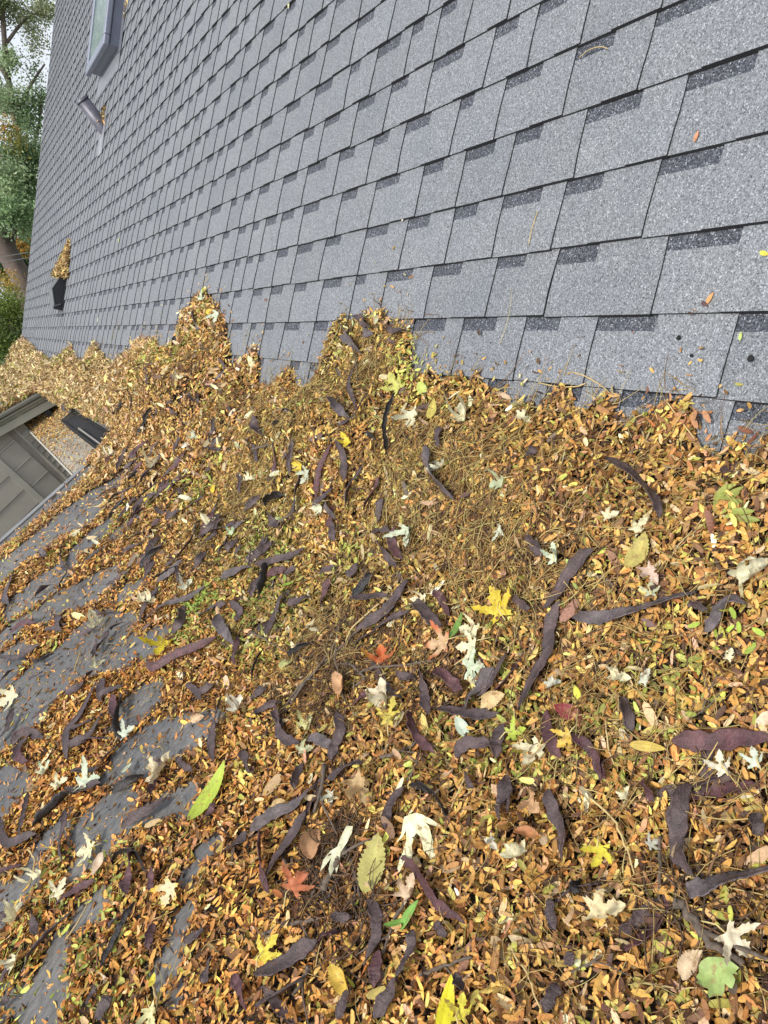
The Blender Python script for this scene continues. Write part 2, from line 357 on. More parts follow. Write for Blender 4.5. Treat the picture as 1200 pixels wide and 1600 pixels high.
for k in range(-4, 43):
    pairs = []
    if k in meas:
        for (a, b) in meas[k]:
            pa, _ = on_roof(*a); pb, _ = on_roof(*b); pairs.append((pa[1], pb[1]))   # joint (far side of gap), band end (near side of gap)
        pairs.sort()
    out = []
    y = YN + rr.random() * .2
    mi_ = 0
    # walk from near to far: tooth [y, y+t], gap [y+t, y+t+g]
    while y < YF:
        while mi_ < len(pairs) and pairs[mi_][1] < y + .03: mi_ += 1
        t_ = rr.uniform(.055, .15); g_ = rr.choice([rr.uniform(.06, .10), rr.uniform(.10, .155)])
        if mi_ < len(pairs):
            yj, ye = pairs[mi_]
            if ye - y < .30:
                t_ = ye - y
                g_ = yj - ye
            elif ye - y < .52:
                t_ = (ye - y - .12) / 2; g_ = .12
        out.append((y, y + t_, min(y + t_ + g_, YF))); y += t_ + g_
    for o in out:
        if o[1] < YF: piece(k, *o)
def shingle_geo(mb, k, ya, yj, yb):
    s0 = E0 + DE * k - DE; s1 = s0 + DE + .012        # course whose bottom edge is s0
    # heights: butt end stands proud, top end tucks under the next course
    hb, ht = .0082, .0004; tb, tt = .0122, .0034
    j = rr.uniform(-.0035, .0035)
    s0 = s0 + j * .6
    sl = rr.uniform(-.006, .006); sl2 = rr.uniform(-.004, .008)
    sm = s0 + DE - .031 + rr.uniform(-.002, .002)
    f = lambda s, a, b: a + (b - a) * (s - s0) / (s1 - s0)
    # gap (backing) : bottom edge s0
    b = len(mb.V)
    yj0, yj1 = yj - sl2 - .004, yj + .0 - .004
    smid = (s0 + s1) * .5; bow = rr.uniform(-.0035, .0035)
    rows = [s0, s0 + .045, smid, sm, s1]
    hbv = [hb, f(rows[1], hb, ht) + .0012, f(smid, hb, ht) + .0006, f(sm, hb, ht), ht]
    htv = [tb, f(rows[1], tb, tt) + .0012, f(smid, tb, tt) + .0006, f(sm, tb, tt), tt]
    def lin(i, y0, y1): return y0 + (y1 - y0) * i / 4
    V = []
    for i, s in enumerate(rows):
        yy = [ya + sl * (1 - i / 4) + bow * math.sin(math.pi * i / 4), yj + (sl2) * (1 - i / 4), yb + .004]
        V += [RP(s, yy[0], htv[i]), RP(s, yy[1], htv[i]), RP(s, yy[1], hbv[i]), RP(s, yy[2], hbv[i]), RP(s, yy[0], -.0005)]
    Fc = []; Mi = []
    n = 5
    for i in range(4):
        a = i * n; c = (i + 1) * n
        Fc.append((a, a + 1, c + 1, c)); Mi.append(0)                 # tooth top
        Fc.append((a + 1, a + 2, c + 2, c + 1)); Mi.append(2)         # tooth far side
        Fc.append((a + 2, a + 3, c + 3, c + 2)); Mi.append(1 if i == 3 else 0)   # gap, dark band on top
        Fc.append((a + 4, a, c, c + 4)); Mi.append(2)                 # tooth near side
    # butt edges, slanted out as a dark strip for the shadow line below
    v0 = len(V); V += [RP(s0 - .0028, ya + sl, .0002), RP(s0 - .0028, yj + sl2, .0002), RP(s0 - .0022, yb + .004, .0002)]
    Fc += [(v0, v0 + 1, 1, 0), (v0 + 1, v0 + 2, 3, 2)]; Mi += [2, 2]
    mb.V += V; mb.F += [tuple(i + b for i in q) for q in Fc]; mb.M += Mi
def psize(p):
    k, ya, yj, yb = p; s = E0 + DE * (k - .5)
    P = RP(s, (ya + yb) / 2); x, y, z = proj(P)
    if z < .1 or not (-60 < x < 1260 and -80 < y < 760): return 0
    a = proj(RP(s - DE / 2, ya)); b_ = proj(RP(s + DE / 2, ya)); c = proj(RP(s, yb))
    return abs(b_[1] - a[1]) * abs(c[0] - a[0])
pieces.sort(key=psize, reverse=True)
for i, p in enumerate(pieces[:298]):
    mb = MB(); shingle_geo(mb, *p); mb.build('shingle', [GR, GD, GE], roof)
mb = MB()
for p in pieces[298:]: shingle_geo(mb, *p)
mb.build('shingle_field', [GR, GD, GE], roof)['kind'] = 'stuff'
# ------------------------------------------------------------------ skylight, vent pipe, box vent
SKF = plain('skylight_frame_metal', (.20, .22, .28), .42, .25, .08, 8); SKD = plain('skylight_seam', (.05, .055, .07), .6)
m, t, b = nmat('skylight_glass'); b.inputs['Base Color'].default_value = (.22, .33, .27, 1); b.inputs['Roughness'].default_value = .2; b.inputs['Specular IOR Level'].default_value = .25
n = noise(t, 14, 4, .7); r = ramp(t, [(.45, (.05, .10, .08)), (.62, (.14, .20, .16))]); t.links.new(n.outputs[0], r.inputs[0]); t.links.new(r.outputs[0], b.inputs['Base Color']); GLS = m
s0, s1, y0, y1 = 2.80, 4.9, 7.16, 8.10
skl = empty('skylight', RP(s0, (y0 + y1) / 2)); tag(skl, 'curb-mounted roof skylight with blue-grey metal frame and greenish glass near the top', 'skylight')
g = MB(); g.rbox(s0 + .03, s1, y0 + .03, y0 + .055, 0, .085); g.rbox(s0 + .03, s1, y1 - .055, y1 - .03, 0, .085); g.rbox(s0 + .03, s0 + .055, y0 + .055, y1 - .055, 0, .085); g.build('curb', SKF, skl)
g = MB(); g.rbox(s0 + .035, s1, y0 + .036, y0 + .06, .0851, .093); g.rbox(s0 + .036, s0 + .06, y0 + .06, y1 - .06, .0851, .093); g.rbox(s0 + .035, s1, y1 - .06, y1 - .036, .0851, .093); g.build('gasket', SKD, skl)
for nm_, q in (('frame_rail', (s0 + .085, s1, y0, y0 + .085)), ('frame_rail', (s0 + .085, s1, y1 - .085, y1)), ('frame_rail', (s0, s0 + .085, y0 + .0, y1))):
    g = MB(); g.rbox(*q, .0931, .142); o = g.build(nm_, SKF, skl)
    bm_ = o.modifiers.new('bevel', 'BEVEL'); bm_.width = .012; bm_.segments = 3
g = MB(); g.rbox(s0 + .086, s1, y0 + .086, y1 - .086, .10, .128); g.build('glass', GLS, skl)
g = MB(); g.rbox(s0 - .16, s0 + .03, y0 - .05, y1 + .05, .008, .0125); g.build('apron_flashing', plain('apron_metal', (.22, .23, .25), .5, .3), skl)
g = MB(); g.rbox(s0 - .03, s1, y0 - .09, y0 + .03, .0126, .017); g.build('side_flashing', plain('side_flash_metal', (.16, .17, .20), .5, .3), skl)
# vertical plumbing vent in a lead jacket
LEAD = plain('lead_jacket', (.115, .115, .145), .45, .3, .3, 25)
pb, ps = on_roof(162, 200); pv = empty('vent_pipe', tuple(pb)); tag(pv, 'upright lead-jacketed vent pipe with leaves caught behind it below the skylight', 'vent pipe')
def cyl(r0, h0, h1, nseg=16):
    g = MB(); V = []
    for k in range(nseg):
        a = 2 * math.pi * k / nseg; x = pb[0] + r0 * math.cos(a); y = pb[1] + r0 * math.sin(a)
        zb = (x - XJ) * TT; V.append((x, y, zb + h0))
    for k in range(nseg):
        a = 2 * math.pi * k / nseg; V.append((pb[0] + r0 * math.cos(a) * 1.02, pb[1] + r0 * math.sin(a) * 1.02, pb[2] + h1))
    g.add(V, [(k, (k + 1) % nseg, nseg + (k + 1) % nseg, nseg + k) for k in range(nseg)] + [tuple(range(nseg, 2 * nseg))])
    return g
cyl(.058, -.01, .27).build('pipe', LEAD, pv, True)
g = cyl(.059, 0, .02); 
V = []; nseg = 16
for (rr_, h) in ((.066, .255), (.066, .275), (.045, .276), (.043, .22)):
    for k in range(nseg):
        a = 2 * math.pi * k / nseg; V.append((pb[0] + rr_ * math.cos(a), pb[1] + rr_ * math.sin(a), pb[2] + h))
mesh('rim', V, [(i * nseg + k, i * nseg + (k + 1) % nseg, (i + 1) * nseg + (k + 1) % nseg, (i + 1) * nseg + k) for i in range(3) for k in range(nseg)], LEAD, pv, True)
g = MB(); g.rbox(ps - .24, ps + .12, pb[1] - .13, pb[1] + .13, .0095, .013); g.build('base_flashing', plain('lead_base', (.24, .245, .27), .5, .2), pv)
g = MB(); g.rbox(ps - .25, ps - .1, pb[1] - .02, pb[1] - .008, .0131, .0145); g.build('sealant_streak', plain('sealant', (.55, .56, .57), .6), pv)
# hooded box vent
VB = plain('vent_black_side', (.014, .016, .02), .45, 0, .2, 20); VG = plain('vent_grey_face', (.12, .125, .13), .45, .1, .1, 20)
YV0, YV1 = 8.95, 9.27
bv = empty('roof_vent', RP(.87, (YV0 + YV1) / 2)); tag(bv, 'black slant-backed roof vent hood with leaves heaped behind it near the far left', 'roof vent')
pr = [at_y(x, y, YV0) for x, y in ((104.5, 437), (95, 431), (81, 451), (85, 479), (97, 476))]
prl = []
for p in pr:
    h = -(p[0] - XJ) * ST + p[2] * CT; s = (p[0] - XJ) * CT + p[2] * ST; prl.append([s, h])
prl[0][1] = .004; prl[4][1] = max(prl[4][1], .03)
prl = [prl[0], prl[1], prl[2], prl[3], prl[4], [prl[4][0] + .03, .004]]
V = [RP(s, YV0, h) for s, h in prl] + [RP(s, YV1, h) for s, h in prl]; n6 = 6
mesh('side_panel', [RP(s, YV0 - .003, h) for s, h in prl] + [RP(s, YV0 + .006, h) for s, h in prl], [tuple(range(6))[::-1], tuple(range(6, 12))] + [(i, (i + 1) % 6, 6 + (i + 1) % 6, 6 + i) for i in range(6)], VB, bv)
mesh('hood', [RP(s, YV0 + .0065, h) for s, h in prl] + [RP(s, YV1, h) for s, h in prl], [tuple(range(6, 12))] + [(i, i + 1, 7 + i, 6 + i) for i in range(4)], VG, bv)
def rim_bar(i, j):
    a, c = np.array(prl[i]), np.array(prl[j]); ctr = np.mean(np.array(prl), axis=0)
    a2 = a + (ctr - a) * .10; c2 = c + (ctr - c) * .10
    q = [RP(*(lambda s, h: (s, YV0 - .0075, h))(*v)) for v in (a, c, c2, a2)] + [RP(v[0], YV0 - .0035, v[1]) for v in (a, c, c2, a2)]
    g = MB(); g.hexa(q); g.build('flange', plain('flange_grey', (.10, .105, .11), .4), bv)
for i, j in ((2, 3), (3, 4)): rim_bar(i, j)
g = MB(); g.rbox(.60, 1.12, YV0 - .05, YV1 + .05, .0092, .0115); g.build('base_flange', VB, bv)
g = MB(); g.rbox(.66, .74, YV0 + .01, YV0 + .04, .0116, .10); g.build('louver_box', VB, bv)
#PART2
# ------------------------------------------------------------------ debris height field
outline = [(40, 532), (60, 552), (78, 576), (95, 566), (112, 545), (127, 578), (150, 541), (163, 560), (178, 578), (193, 560), (215, 545), (230, 532), (255, 545), (277, 533), (284, 505), (293, 483),
           (320, 463), (338, 478), (350, 505), (361, 567), (375, 575), (400, 550), (407, 600), (428, 612), (450, 588), (473, 612), (495, 600), (508, 587), (515, 547), (530, 512), (565, 500), (600, 500), (630, 508), (642, 545), (647, 585),
           (700, 606), (750, 597), (800, 627), (833, 640), (868, 632), (900, 630), (948, 618), (965, 655), (1000, 656), (1025, 648), (1053, 634), (1078, 650), (1085, 690), (1102, 716), (1133, 711), (1165, 706), (1200, 690), (1260, 690)]
oc = []
for x, y in outline:
    p, s = on_roof(x, y, .012); oc.append((p[1], max(s + .012, .08)))
oc.sort(); oy = np.array([-2.5] + [a for a, _ in oc] + [13.8]); os_ = np.array([.26] + [b for _, b in oc] + [.2])
def crestS(Y):
    Y = np.asarray(Y, float); return np.interp(Y, oy, os_) + .045 * (vnoise(Y * 40, Y * 0 + 3) - .5) + .04 * (vnoise(Y * 13, Y * 0 + 9) - .5)
yy = np.linspace(-2.5, 13.8, 800); cc = np.interp(yy, oy, os_)
base = np.array([cc[(yy > a - .35) & (yy < a + .35)].min() for a in yy]); base = np.convolve(np.pad(base, 20, 'edge'), np.ones(41) / 41, 'valid')
patches = [((17, 880), (120, 800), 20), ((43, 933), (90, 903), 16), ((80, 950), (163, 910), 18), ((10, 995), (35, 978), 12), ((185, 987), (196, 978), 12), ((30, 1110), (133, 1010), 31), ((120, 1042), (243, 1003), 19),
           ((5, 1130), (20, 1110), 16), ((207, 1115), (227, 1098), 19), ((205, 1180), (317, 1137), 26), ((5, 1250), (30, 1232), 12), ((133, 1292), (190, 1258), 20), ((213, 1287), (287, 1247), 14), ((127, 1352), (170, 1312), 17),
           ((5, 1412), (40, 1380), 15), ((130, 1432), (147, 1413), 12), ((60, 1560), (90, 1490), 15), ((58, 1590), (80, 1550), 20), ((288, 1450), (292, 1440), 9), ((255, 1520), (267, 1500), 11), ((307, 1355), (320, 1328), 13),
           ((283, 1565), (285, 1560), 9), ((5, 845), (120, 752), 9), ((83, 833), (143, 803), 13), ((138, 848), (146, 842), 12), ((160, 770), (200, 745), 7), ((190, 830), (215, 812), 8), ((40, 1070), (60, 1050), 14), ((230, 1010), (250, 1000), 10),
           ((-60, 950), (-10, 900), 30), ((-60, 1100), (-5, 1060), 40), ((-80, 1300), (-20, 1260), 40), ((-60, 1480), (-20, 1440), 30), ((405, 990), (420, 985), 8), ((200, 925), (215, 915), 9), ((165, 1220), (240, 1195), 9), ((60, 1330), (90, 1300), 12)]
pw = []
for a, b, r in patches:
    A = at_z(*a)[:2]; B = at_z(*b)[:2]; mid = at_z((a[0] + b[0]) / 2, (a[1] + b[1]) / 2); z = proj(mid)[2]
    dx_, dy_ = b[0] - a[0], b[1] - a[1]; l_ = math.hypot(dx_, dy_); px_, py_ = -dy_ / l_, dx_ / l_
    w_ = at_z((a[0] + b[0]) / 2 + px_ * r, (a[1] + b[1]) / 2 + py_ * r)[:2] - mid[:2]; dl = (B - A) / np.linalg.norm(B - A)
    pw.append((A, B, min(.16, max(abs(w_[0] * dl[1] - w_[1] * dl[0]), r * z / F) * 1.0)))
def bare(X, Y):
    X = np.asarray(X, float); Y = np.asarray(Y, float)
    wx = X + .05 * (fbm(X * 9, Y * 16, 2) - .5); wy = Y + .07 * (fbm(X * 8 + 50, Y * 18 + 9, 2) - .5)
    m = np.full(X.shape, -1.0)
    for A, B, r in pw:
        d = B - A; L2 = (d @ d) + 1e-9; t = np.clip(((wx - A[0]) * d[0] + (wy - A[1]) * d[1]) / L2, 0, 1)
        dist = np.hypot(wx - A[0] - t * d[0], (wy - A[1] - t * d[1])); m = np.maximum(m, (r - dist) / .02)
    st = fbm(X * 3.2, Y * 15, 3)
    thin = np.clip((-.7 - X) * 3, 0, 1) * np.clip((st - .64) * 9, -1, 1)
    m = np.maximum(m, np.where(X < -.7, thin * 2.2 - 1, -1))
    m = np.maximum(m, np.where((X < .0) & (Y < 5), (Y - (4.42 + .1 * (fbm(X * 10, X * 0, 2) - .5))) / .02, -1))
    return np.clip(m * .5 + .5, 0, 1)
def covered(X, Y):                          # inside the debris footprint?
    X = np.asarray(X, float); Y = np.asarray(Y, float)
    s = crestS(Y); xc = XJ + s * CT
    ok = (X < xc) & (Y < 13.5)
    edge = EX - .055 + .05 * np.clip((6.5 - Y) * 3, 0, 1) + .035 * (fbm(Y * 9, Y * 0, 2) - .3)
    ok &= ~((Y > EY0 - .02) & (Y < EY1) & (X < edge))
    return ok
def H(X, Y):
    X = np.asarray(X, float); Y = np.asarray(Y, float)
    s = crestS(Y); xc = XJ + s * CT; rz = (X - XJ) * TT
    bs = np.interp(Y, yy, base); zb = bs * ST * .85; zp = np.maximum(s - bs, 0) * ST
    d1 = np.maximum(XJ + .10 - X, 0)
    far = np.clip((Y - 4) / 2, 0, 1)
    Fz = .02 + zb * np.exp(-(d1 / (.30 - .08 * far)) ** 2) + .45 * zp * np.exp(-(np.maximum(XJ + .02 - X, 0) / .13) ** 2)
    b = bare(X, Y); near = np.clip((X + .35) / .4, 0, 1)
    Fz = np.where(X < XJ, Fz - .017 * (1 - near) * (1 - far) - .004, Fz)
    Fz = Fz * (1 - .85 * b * (1 - near))
    bumpy = (.028 * (fbm(X * 7, Y * 7, 2) - .5) + .022 * (fbm(X * 19 + 5, Y * 19, 2) - .5))
    Fz = Fz + bumpy * (.35 + .65 * near) * (1 - b) * (1 + 1.3 * far)
    dd = np.maximum(xc - X, 0)
    G = rz + .045 * (1 - np.exp(-dd / .035)) + .03 * (1 + far) * (fbm(X * 14, Y * 14, 3) - .5) * np.clip(dd / .03, 0, 1)
    k = .02; m = np.maximum(Fz, G); m = m + np.maximum(k - np.abs(Fz - G), 0) ** 2 / (4 * k)
    m = np.where(X > XJ - .08, m, Fz)
    wz = np.where((Y > EY1) & (X < EX), (EX - X) * .19, 0)
    return np.maximum(m, np.maximum(rz + .004, .0015)) + wz
_gx = np.arange(-3.3, 1.5, .010); _gy = np.arange(-.8, 13.7, .010); _GX, _GY = np.meshgrid(_gx, _gy, indexing='ij')
_HG = H(_GX, _GY).astype(np.float32); _BG = bare(_GX, _GY).astype(np.float32)
def _look(G, X, Y):
    fx = np.clip((np.asarray(X, float) - _gx[0]) / .010, 0, len(_gx) - 1.001); fy = np.clip((np.asarray(Y, float) - _gy[0]) / .010, 0, len(_gy) - 1.001)
    i = fx.astype(int); j = fy.astype(int); a = fx - i; b = fy - j
    return (G[i, j] * (1 - a) + G[i + 1, j] * a) * (1 - b) + (G[i, j + 1] * (1 - a) + G[i + 1, j + 1] * a) * b
def H(X, Y): return _look(_HG, X, Y)
def bare(X, Y): return _look(_BG, X, Y)
def hit(x, y, up=0.0):
    r = ray(x, y); lo, hi = .35, 16.0
    for n_ in (260, 40):
        ts = np.linspace(lo, hi, n_) if n_ == 40 else np.geomspace(lo, hi, n_); P = CAM[None] + ts[:, None] * r[None]
        Z = np.where(covered(P[:, 0], P[:, 1]), H(P[:, 0], P[:, 1]), np.maximum((P[:, 0] - XJ) * TT, 0) + .006)
        below = (P[:, 2] <= Z + up)
        i = int(np.argmax(below)) if below.any() else n_ - 1
        lo, hi = ts[max(i - 1, 0)], ts[i]
    return P[i]
def Hs(x, y):
    a = float(H(np.array([x]), np.array([y]))[0]) if bool(covered(np.array([x]), np.array([y]))[0]) else max((x - XJ) * TT, 0) + .006
    return a
# leaf bed
def grid(x0, x1, y0, y1, dx, dy):
    xs = np.arange(x0, x1, dx); ys = np.arange(y0, y1, dy); X, Y = np.meshgrid(xs, ys, indexing='ij')
    cv = covered(X, Y); Z = H(X, Y) - .007
    lowp = X < XJ - .2; bb = bare(X, Y) + .5 * (fbm(X * 30, Y * 30, 2) - .5); Z = np.where(lowp, np.where(bb < .3, np.maximum(Z - .002, .0015), -.03), Z)
    nx, ny = X.shape; idx = np.arange(nx * ny).reshape(nx, ny)
    q = np.stack([idx[:-1, :-1], idx[1:, :-1], idx[1:, 1:], idx[:-1, 1:]], -1).reshape(-1, 4)
    ok = (cv[:-1, :-1] & cv[1:, :-1] & cv[1:, 1:] & cv[:-1, 1:]).reshape(-1)
    return np.stack([X, Y, Z], -1).reshape(-1, 3), q[ok]
V1, Q1 = grid(-1.6, 1.3, -.6, 4.6, .011, .011); V2, Q2 = grid(EX - .1, 1.3, 4.6, 13.5, .02, .03); V3, Q3 = grid(-1.2, EX - .08, EY1, 13.5, .05, .05)
V = np.vstack([V1, V2, V3]); Q = np.vstack([Q1, Q2 + len(V1), Q3 + len(V1) + len(V2)])
o = big_mesh('leaf_mould', V, Q, BED, smooth=True); link(o); o['kind'] = 'stuff'
# ------------------------------------------------------------------ loose leaflets (litter)
PAL = np.array([[.56, .30, .085], [.46, .23, .065], [.60, .37, .10], [.62, .45, .13], [.31, .15, .05], [.50, .29, .13], [.17, .085, .038], [.43, .36, .10], [.62, .46, .27], [.34, .33, .07], [.07, .036, .022], [.52, .29, .15], [.44, .18, .05]])
PW = np.array([.17, .14, .13, .08, .11, .07, .095, .045, .04, .03, .085, .025, .03]); PW /= PW.sum()
def normals(X, Y, e=.012):
    gx = (H(X + e, Y) - H(X - e, Y)) / (2 * e); gy = (H(X, Y + e) - H(X, Y - e)) / (2 * e)
    gx = np.clip(gx, -1.2, 1.2); gy = np.clip(gy, -1.2, 1.2)
    n = np.stack([-gx, -gy, np.ones_like(gx)], -1); return n / np.linalg.norm(n, axis=1)[:, None]
def leaflet_arrays(P, Nn, L, Wd, tilt, C, detail, r=rng):
    n = len(P)
    a = r.normal(0, tilt, (n, 3)); nn = Nn + a; nn /= np.linalg.norm(nn, axis=1)[:, None]
    t = r.normal(0, 1, (n, 3)); t -= nn * (t * nn).sum(1)[:, None]; t /= np.linalg.norm(t, axis=1)[:, None]; bb = np.cross(nn, t)
    fold = r.uniform(-.1, .5, n); curl = r.uniform(-.8, 1.6, n) * .4; tw = r.normal(0, .25, n)
    if detail: # 8 verts: base, M1, M2, tip, L1, L2, R1, R2
        S = np.array([[-.5, 0], [0, 0], [.5, 0], [-.37, .31], [0, .47], [.38, .33], [-.37, -.31], [0, -.47], [.38, -.33]])
        T = np.array([[0, 1, 3], [3, 1, 4], [4, 1, 5], [5, 1, 2], [0, 6, 1], [6, 7, 1], [7, 8, 1], [8, 2, 1]])
    else:
        S = np.array([[-.5, 0], [.02, .44], [.5, 0], [.02, -.44], [0, 0]]); T = np.array([[0, 4, 1], [4, 2, 1], [0, 3, 4], [4, 3, 2]])
    k = len(S); sx = S[None, :, 0] * L[:, None]; sy = S[None, :, 1] * Wd[:, None]
    sz = np.abs(sy) * fold[:, None] + curl[:, None] * (S[None, :, 0] ** 2) * L[:, None] * 1.3 + tw[:, None] * S[None, :, 0] * S[None, :, 1] * Wd[:, None]
    V = P[:, None, :] + sx[..., None] * t[:, None] + sy[..., None] * bb[:, None] + sz[..., None] * nn[:, None]
    Tt = (T[None] + (np.arange(n) * k)[:, None, None]).reshape(-1, 3)
    cv = np.repeat(C[:, None, :], k, 1); e = np.ones((n, k, 1))
    mid = np.where(np.abs(S[:, 1]) < .01, 1.06, .96)[None, :, None]
    return V.reshape(-1, 3), Tt, np.concatenate([cv * mid, e], -1).reshape(-1, 4)
def colors_for(X, Y, r=rng):
    n = len(X); ids = r.choice(len(PAL), n, p=PW); C = PAL[ids].copy()
    zone = fbm(X * 3.1 + 7, Y * 3.1, 2)
    # brown on the thin wet area by the membrane, strawier in the far drifts, with haze paled into the colour
    left = np.clip((-.05 - X) * 3, 0, 1) * (Y < 5); C = C * (1 - left[:, None] * np.array([.02, .13, .25]))
    far = np.clip((Y - 3.0) / 3.0, 0, 1); C = C * (1 - .55 * far[:, None]) + np.array([.60, .46, .24]) * .55 * far[:, None] * r.uniform(.55, 1.2, (n, 1))
    mid = np.exp(-((Y - 1.95) / .7) ** 2) * np.clip((X - .0) * 4, 0, 1)
    C = C * (1 + .15 * mid[:, None] * np.array([.0, .25, .1]))
    g = (zone > .63) & (r.random(n) < .22); C[g] = np.array([.33, .36, .08]) * r.uniform(.8, 1.3, (g.sum(), 1))
    ol = np.exp(-((Y - 1.9) / .6) ** 2) * np.clip((X + .1) * 5, 0, 1) * np.clip(fbm(X * 4 + 31, Y * 4, 2) * 2.4 - .6, 0, 1); C = C * (1 - ol[:, None] * np.array([.22, .02, .0])); C *= r.lognormal(0, .27, (n, 1)) * (.68 + .34 * fbm(X * 5 + 3, Y * 5 + 8, 2) + .36 * fbm(X * 14 + 3, Y * 14 + 8, 2))[:, None]; C[:, 1] *= r.normal(1, .07, n)
    return np.clip(C, .01, .82)
def scatter(x0, x1, y0, y1, dens, Lr, detail, tilt, lift):
    n = int((x1 - x0) * (y1 - y0) * dens); X = rng.uniform(x0, x1, n); Y = rng.uniform(y0, y1, n)
    c = Wm.T @ (np.stack([X, Y, np.full(n, .05)], 1) - CAM).T; px = 600 + F * c[0] / c[2]; py = 800 + F * c[1] / c[2]
    vis = (c[2] > .1) & (px > -150) & (px < 1350) & (py > 350) & (py < 1800)
    keep = covered(X, Y) & (vis | (rng.random(n) < .25))
    b = bare(X, Y) * (X < EX); keep &= rng.random(n) > np.clip(b * 1.5, 0, .925)
    ragged = XJ + crestS(Y) * CT - X; keep &= rng.random(n) < np.clip(ragged / .03 + .12, 0, 1)
    X, Y = X[keep], Y[keep]; n = len(X)
    Z = H(X, Y) - .004 + rng.uniform(0, 1, n) ** 1.6 * lift * (1 - .7 * bare(X, Y) * (X < 0))
    L = rng.uniform(*Lr, n) * rng.choice([1, .75, 1.2], n, p=[.6, .25, .15]); Wd = L * rng.uniform(.26, .44, n)
    return leaflet_arrays(np.stack([X, Y, Z], 1), normals(X, Y), L, Wd, tilt, colors_for(X, Y), detail)
parts_d = [scatter(-1.1, 1.05, .1, 2.7, 33000, (.011, .026), True, .55, .017)]
parts_d.append(scatter(-1.3, 1.1, 2.7, 4.6, 15000, (.017, .03), True, .5, .024))
far = [scatter(EX - .08, 1.3, 4.5, 8.4, 15000, (.022, .04), False, .6, .04), scatter(-1.2, 1.3, 8.4, 13.5, 8000, (.03, .055), False, .6, .05)]
_P, _W = PAL, PW
PAL = np.array([[.66, .52, .32], [.50, .34, .20], [.70, .64, .42], [.12, .08, .07], [.44, .26, .16], [.60, .50, .16], [.22, .12, .08]]); PW = np.array([.25, .2, .12, .16, .12, .08, .07])
far += [scatter(-.4, 1.3, 2.6, 4.6, 500, (.035, .06), True, .8, .03), scatter(EX - .05, 1.3, 4.5, 8.4, 1100, (.03, .06), True, .9, .06), scatter(-1.2, 1.3, 8.4, 13.5, 1200, (.04, .07), True, .9, .09)]
mids = scatter(-1.1, 1.0, .1, 2.7, 420, (.026, .046), True, .7, .02)
PAL, PW = _P, _W
# leaflets fallen here and there on the steep slope and over the crest
def join(ps):
    V, T, C, b = [], [], [], 0
    for v, t, c in ps: V.append(v); T.append(t + b); C.append(c); b += len(v)
    return np.vstack(V), np.vstack(T), np.vstack(C)
def loose(points, L=(.016, .028), tilt=.5, lift=.004):
    P = np.array(points); n = len(P); Ln = rng.uniform(*L, n)
    return leaflet_arrays(P, np.tile(np.array([[0, 0, 1.0]]), (n, 1)), Ln, Ln * rng.uniform(.32, .48, n), tilt, colors_for(np.full(n, .4), P[:, 1]), True)
def heap_pts(s0, s1, y0, y1, hmax, n, taper=True):
    out = []
    while len(out) < n:
        s = rng.uniform(0, 1); y = rng.uniform(-1, 1)
        if taper and abs(y) > (1 - s) ** .7 + .08: continue
        ss = s0 + (s1 - s0) * s; Yc = (y0 + y1) / 2 + y * (y1 - y0) / 2
        out.append(RP(ss, Yc, .012 + hmax * rng.random() * (1 - s) * max(.15, 1 - y * y)))
    return out
V, T, C = join(parts_d + [mids]); o = big_mesh('leaf_litter', V, T, LEAF, C); link(o); o['kind'] = 'stuff'
V, T, C = join(far); o = big_mesh('far_leaf_litter', V, T, LEAF, C); link(o); o['kind'] = 'stuff'
vh = loose(heap_pts(1.0, 1.42, 8.74, 9.26, .15, 1900), (.025, .05), .9)
o = big_mesh('leaf_heap', vh[0], vh[1], LEAF, vh[2]); link(o); tag(o, kind='stuff')
vh = join([loose(heap_pts(2.27, 2.45, 7.48, 7.70, .08, 130), (.02, .04), .9), loose(heap_pts(3.0, 3.5, 7.02, 7.10, .02, 70, False), (.02, .035), .9)])
o = big_mesh('caught_leaves', vh[0], vh[1], LEAF, vh[2]); link(o); tag(o, kind='stuff')
pts = []
for _ in range(520):                       # crumbs lying on the shingles just above the crest
    y = rng.uniform(.4, 6); s = float(crestS(np.array([y]))[0]) + rng.exponential(.045) ; pts.append(RP(s, y, .0125))
vh = loose(pts, (.008, .02), .4); o = big_mesh('leaf_crumbs', vh[0], vh[1], LEAF, vh[2]); link(o); tag(o, kind='stuff')
# leaves on the lower roof
pts = []
while len(pts) < 13000:
    x = rng.uniform(XS, .6); y = rng.uniform(5.2, 8.85)
    d = max(math.exp(-((y - 8.45) / .75) ** 2), .9 * math.exp(-((y - 6.0) / .55) ** 2), .13)
    if rng.random() < d * (.5 + fbm(np.array([x * 9]), np.array([y * 6]), 2)[0]): pts.append((x, y, slab(x, y)[2] + .003 + rng.random() * .012))
P = np.array(pts); n = len(P); L = rng.uniform(.018, .034, n); Cc = colors_for(np.full(n, .3), np.full(n, 4.0)) * 1.02
vh = leaflet_arrays(P, np.tile(np.array([[0, -.2, 1.0]]), (n, 1)), L, L * .45, .35, Cc, False)
o = big_mesh('lower_roof_leaves', vh[0], vh[1], LEAF, vh[2]); link(o); tag(o, kind='stuff')
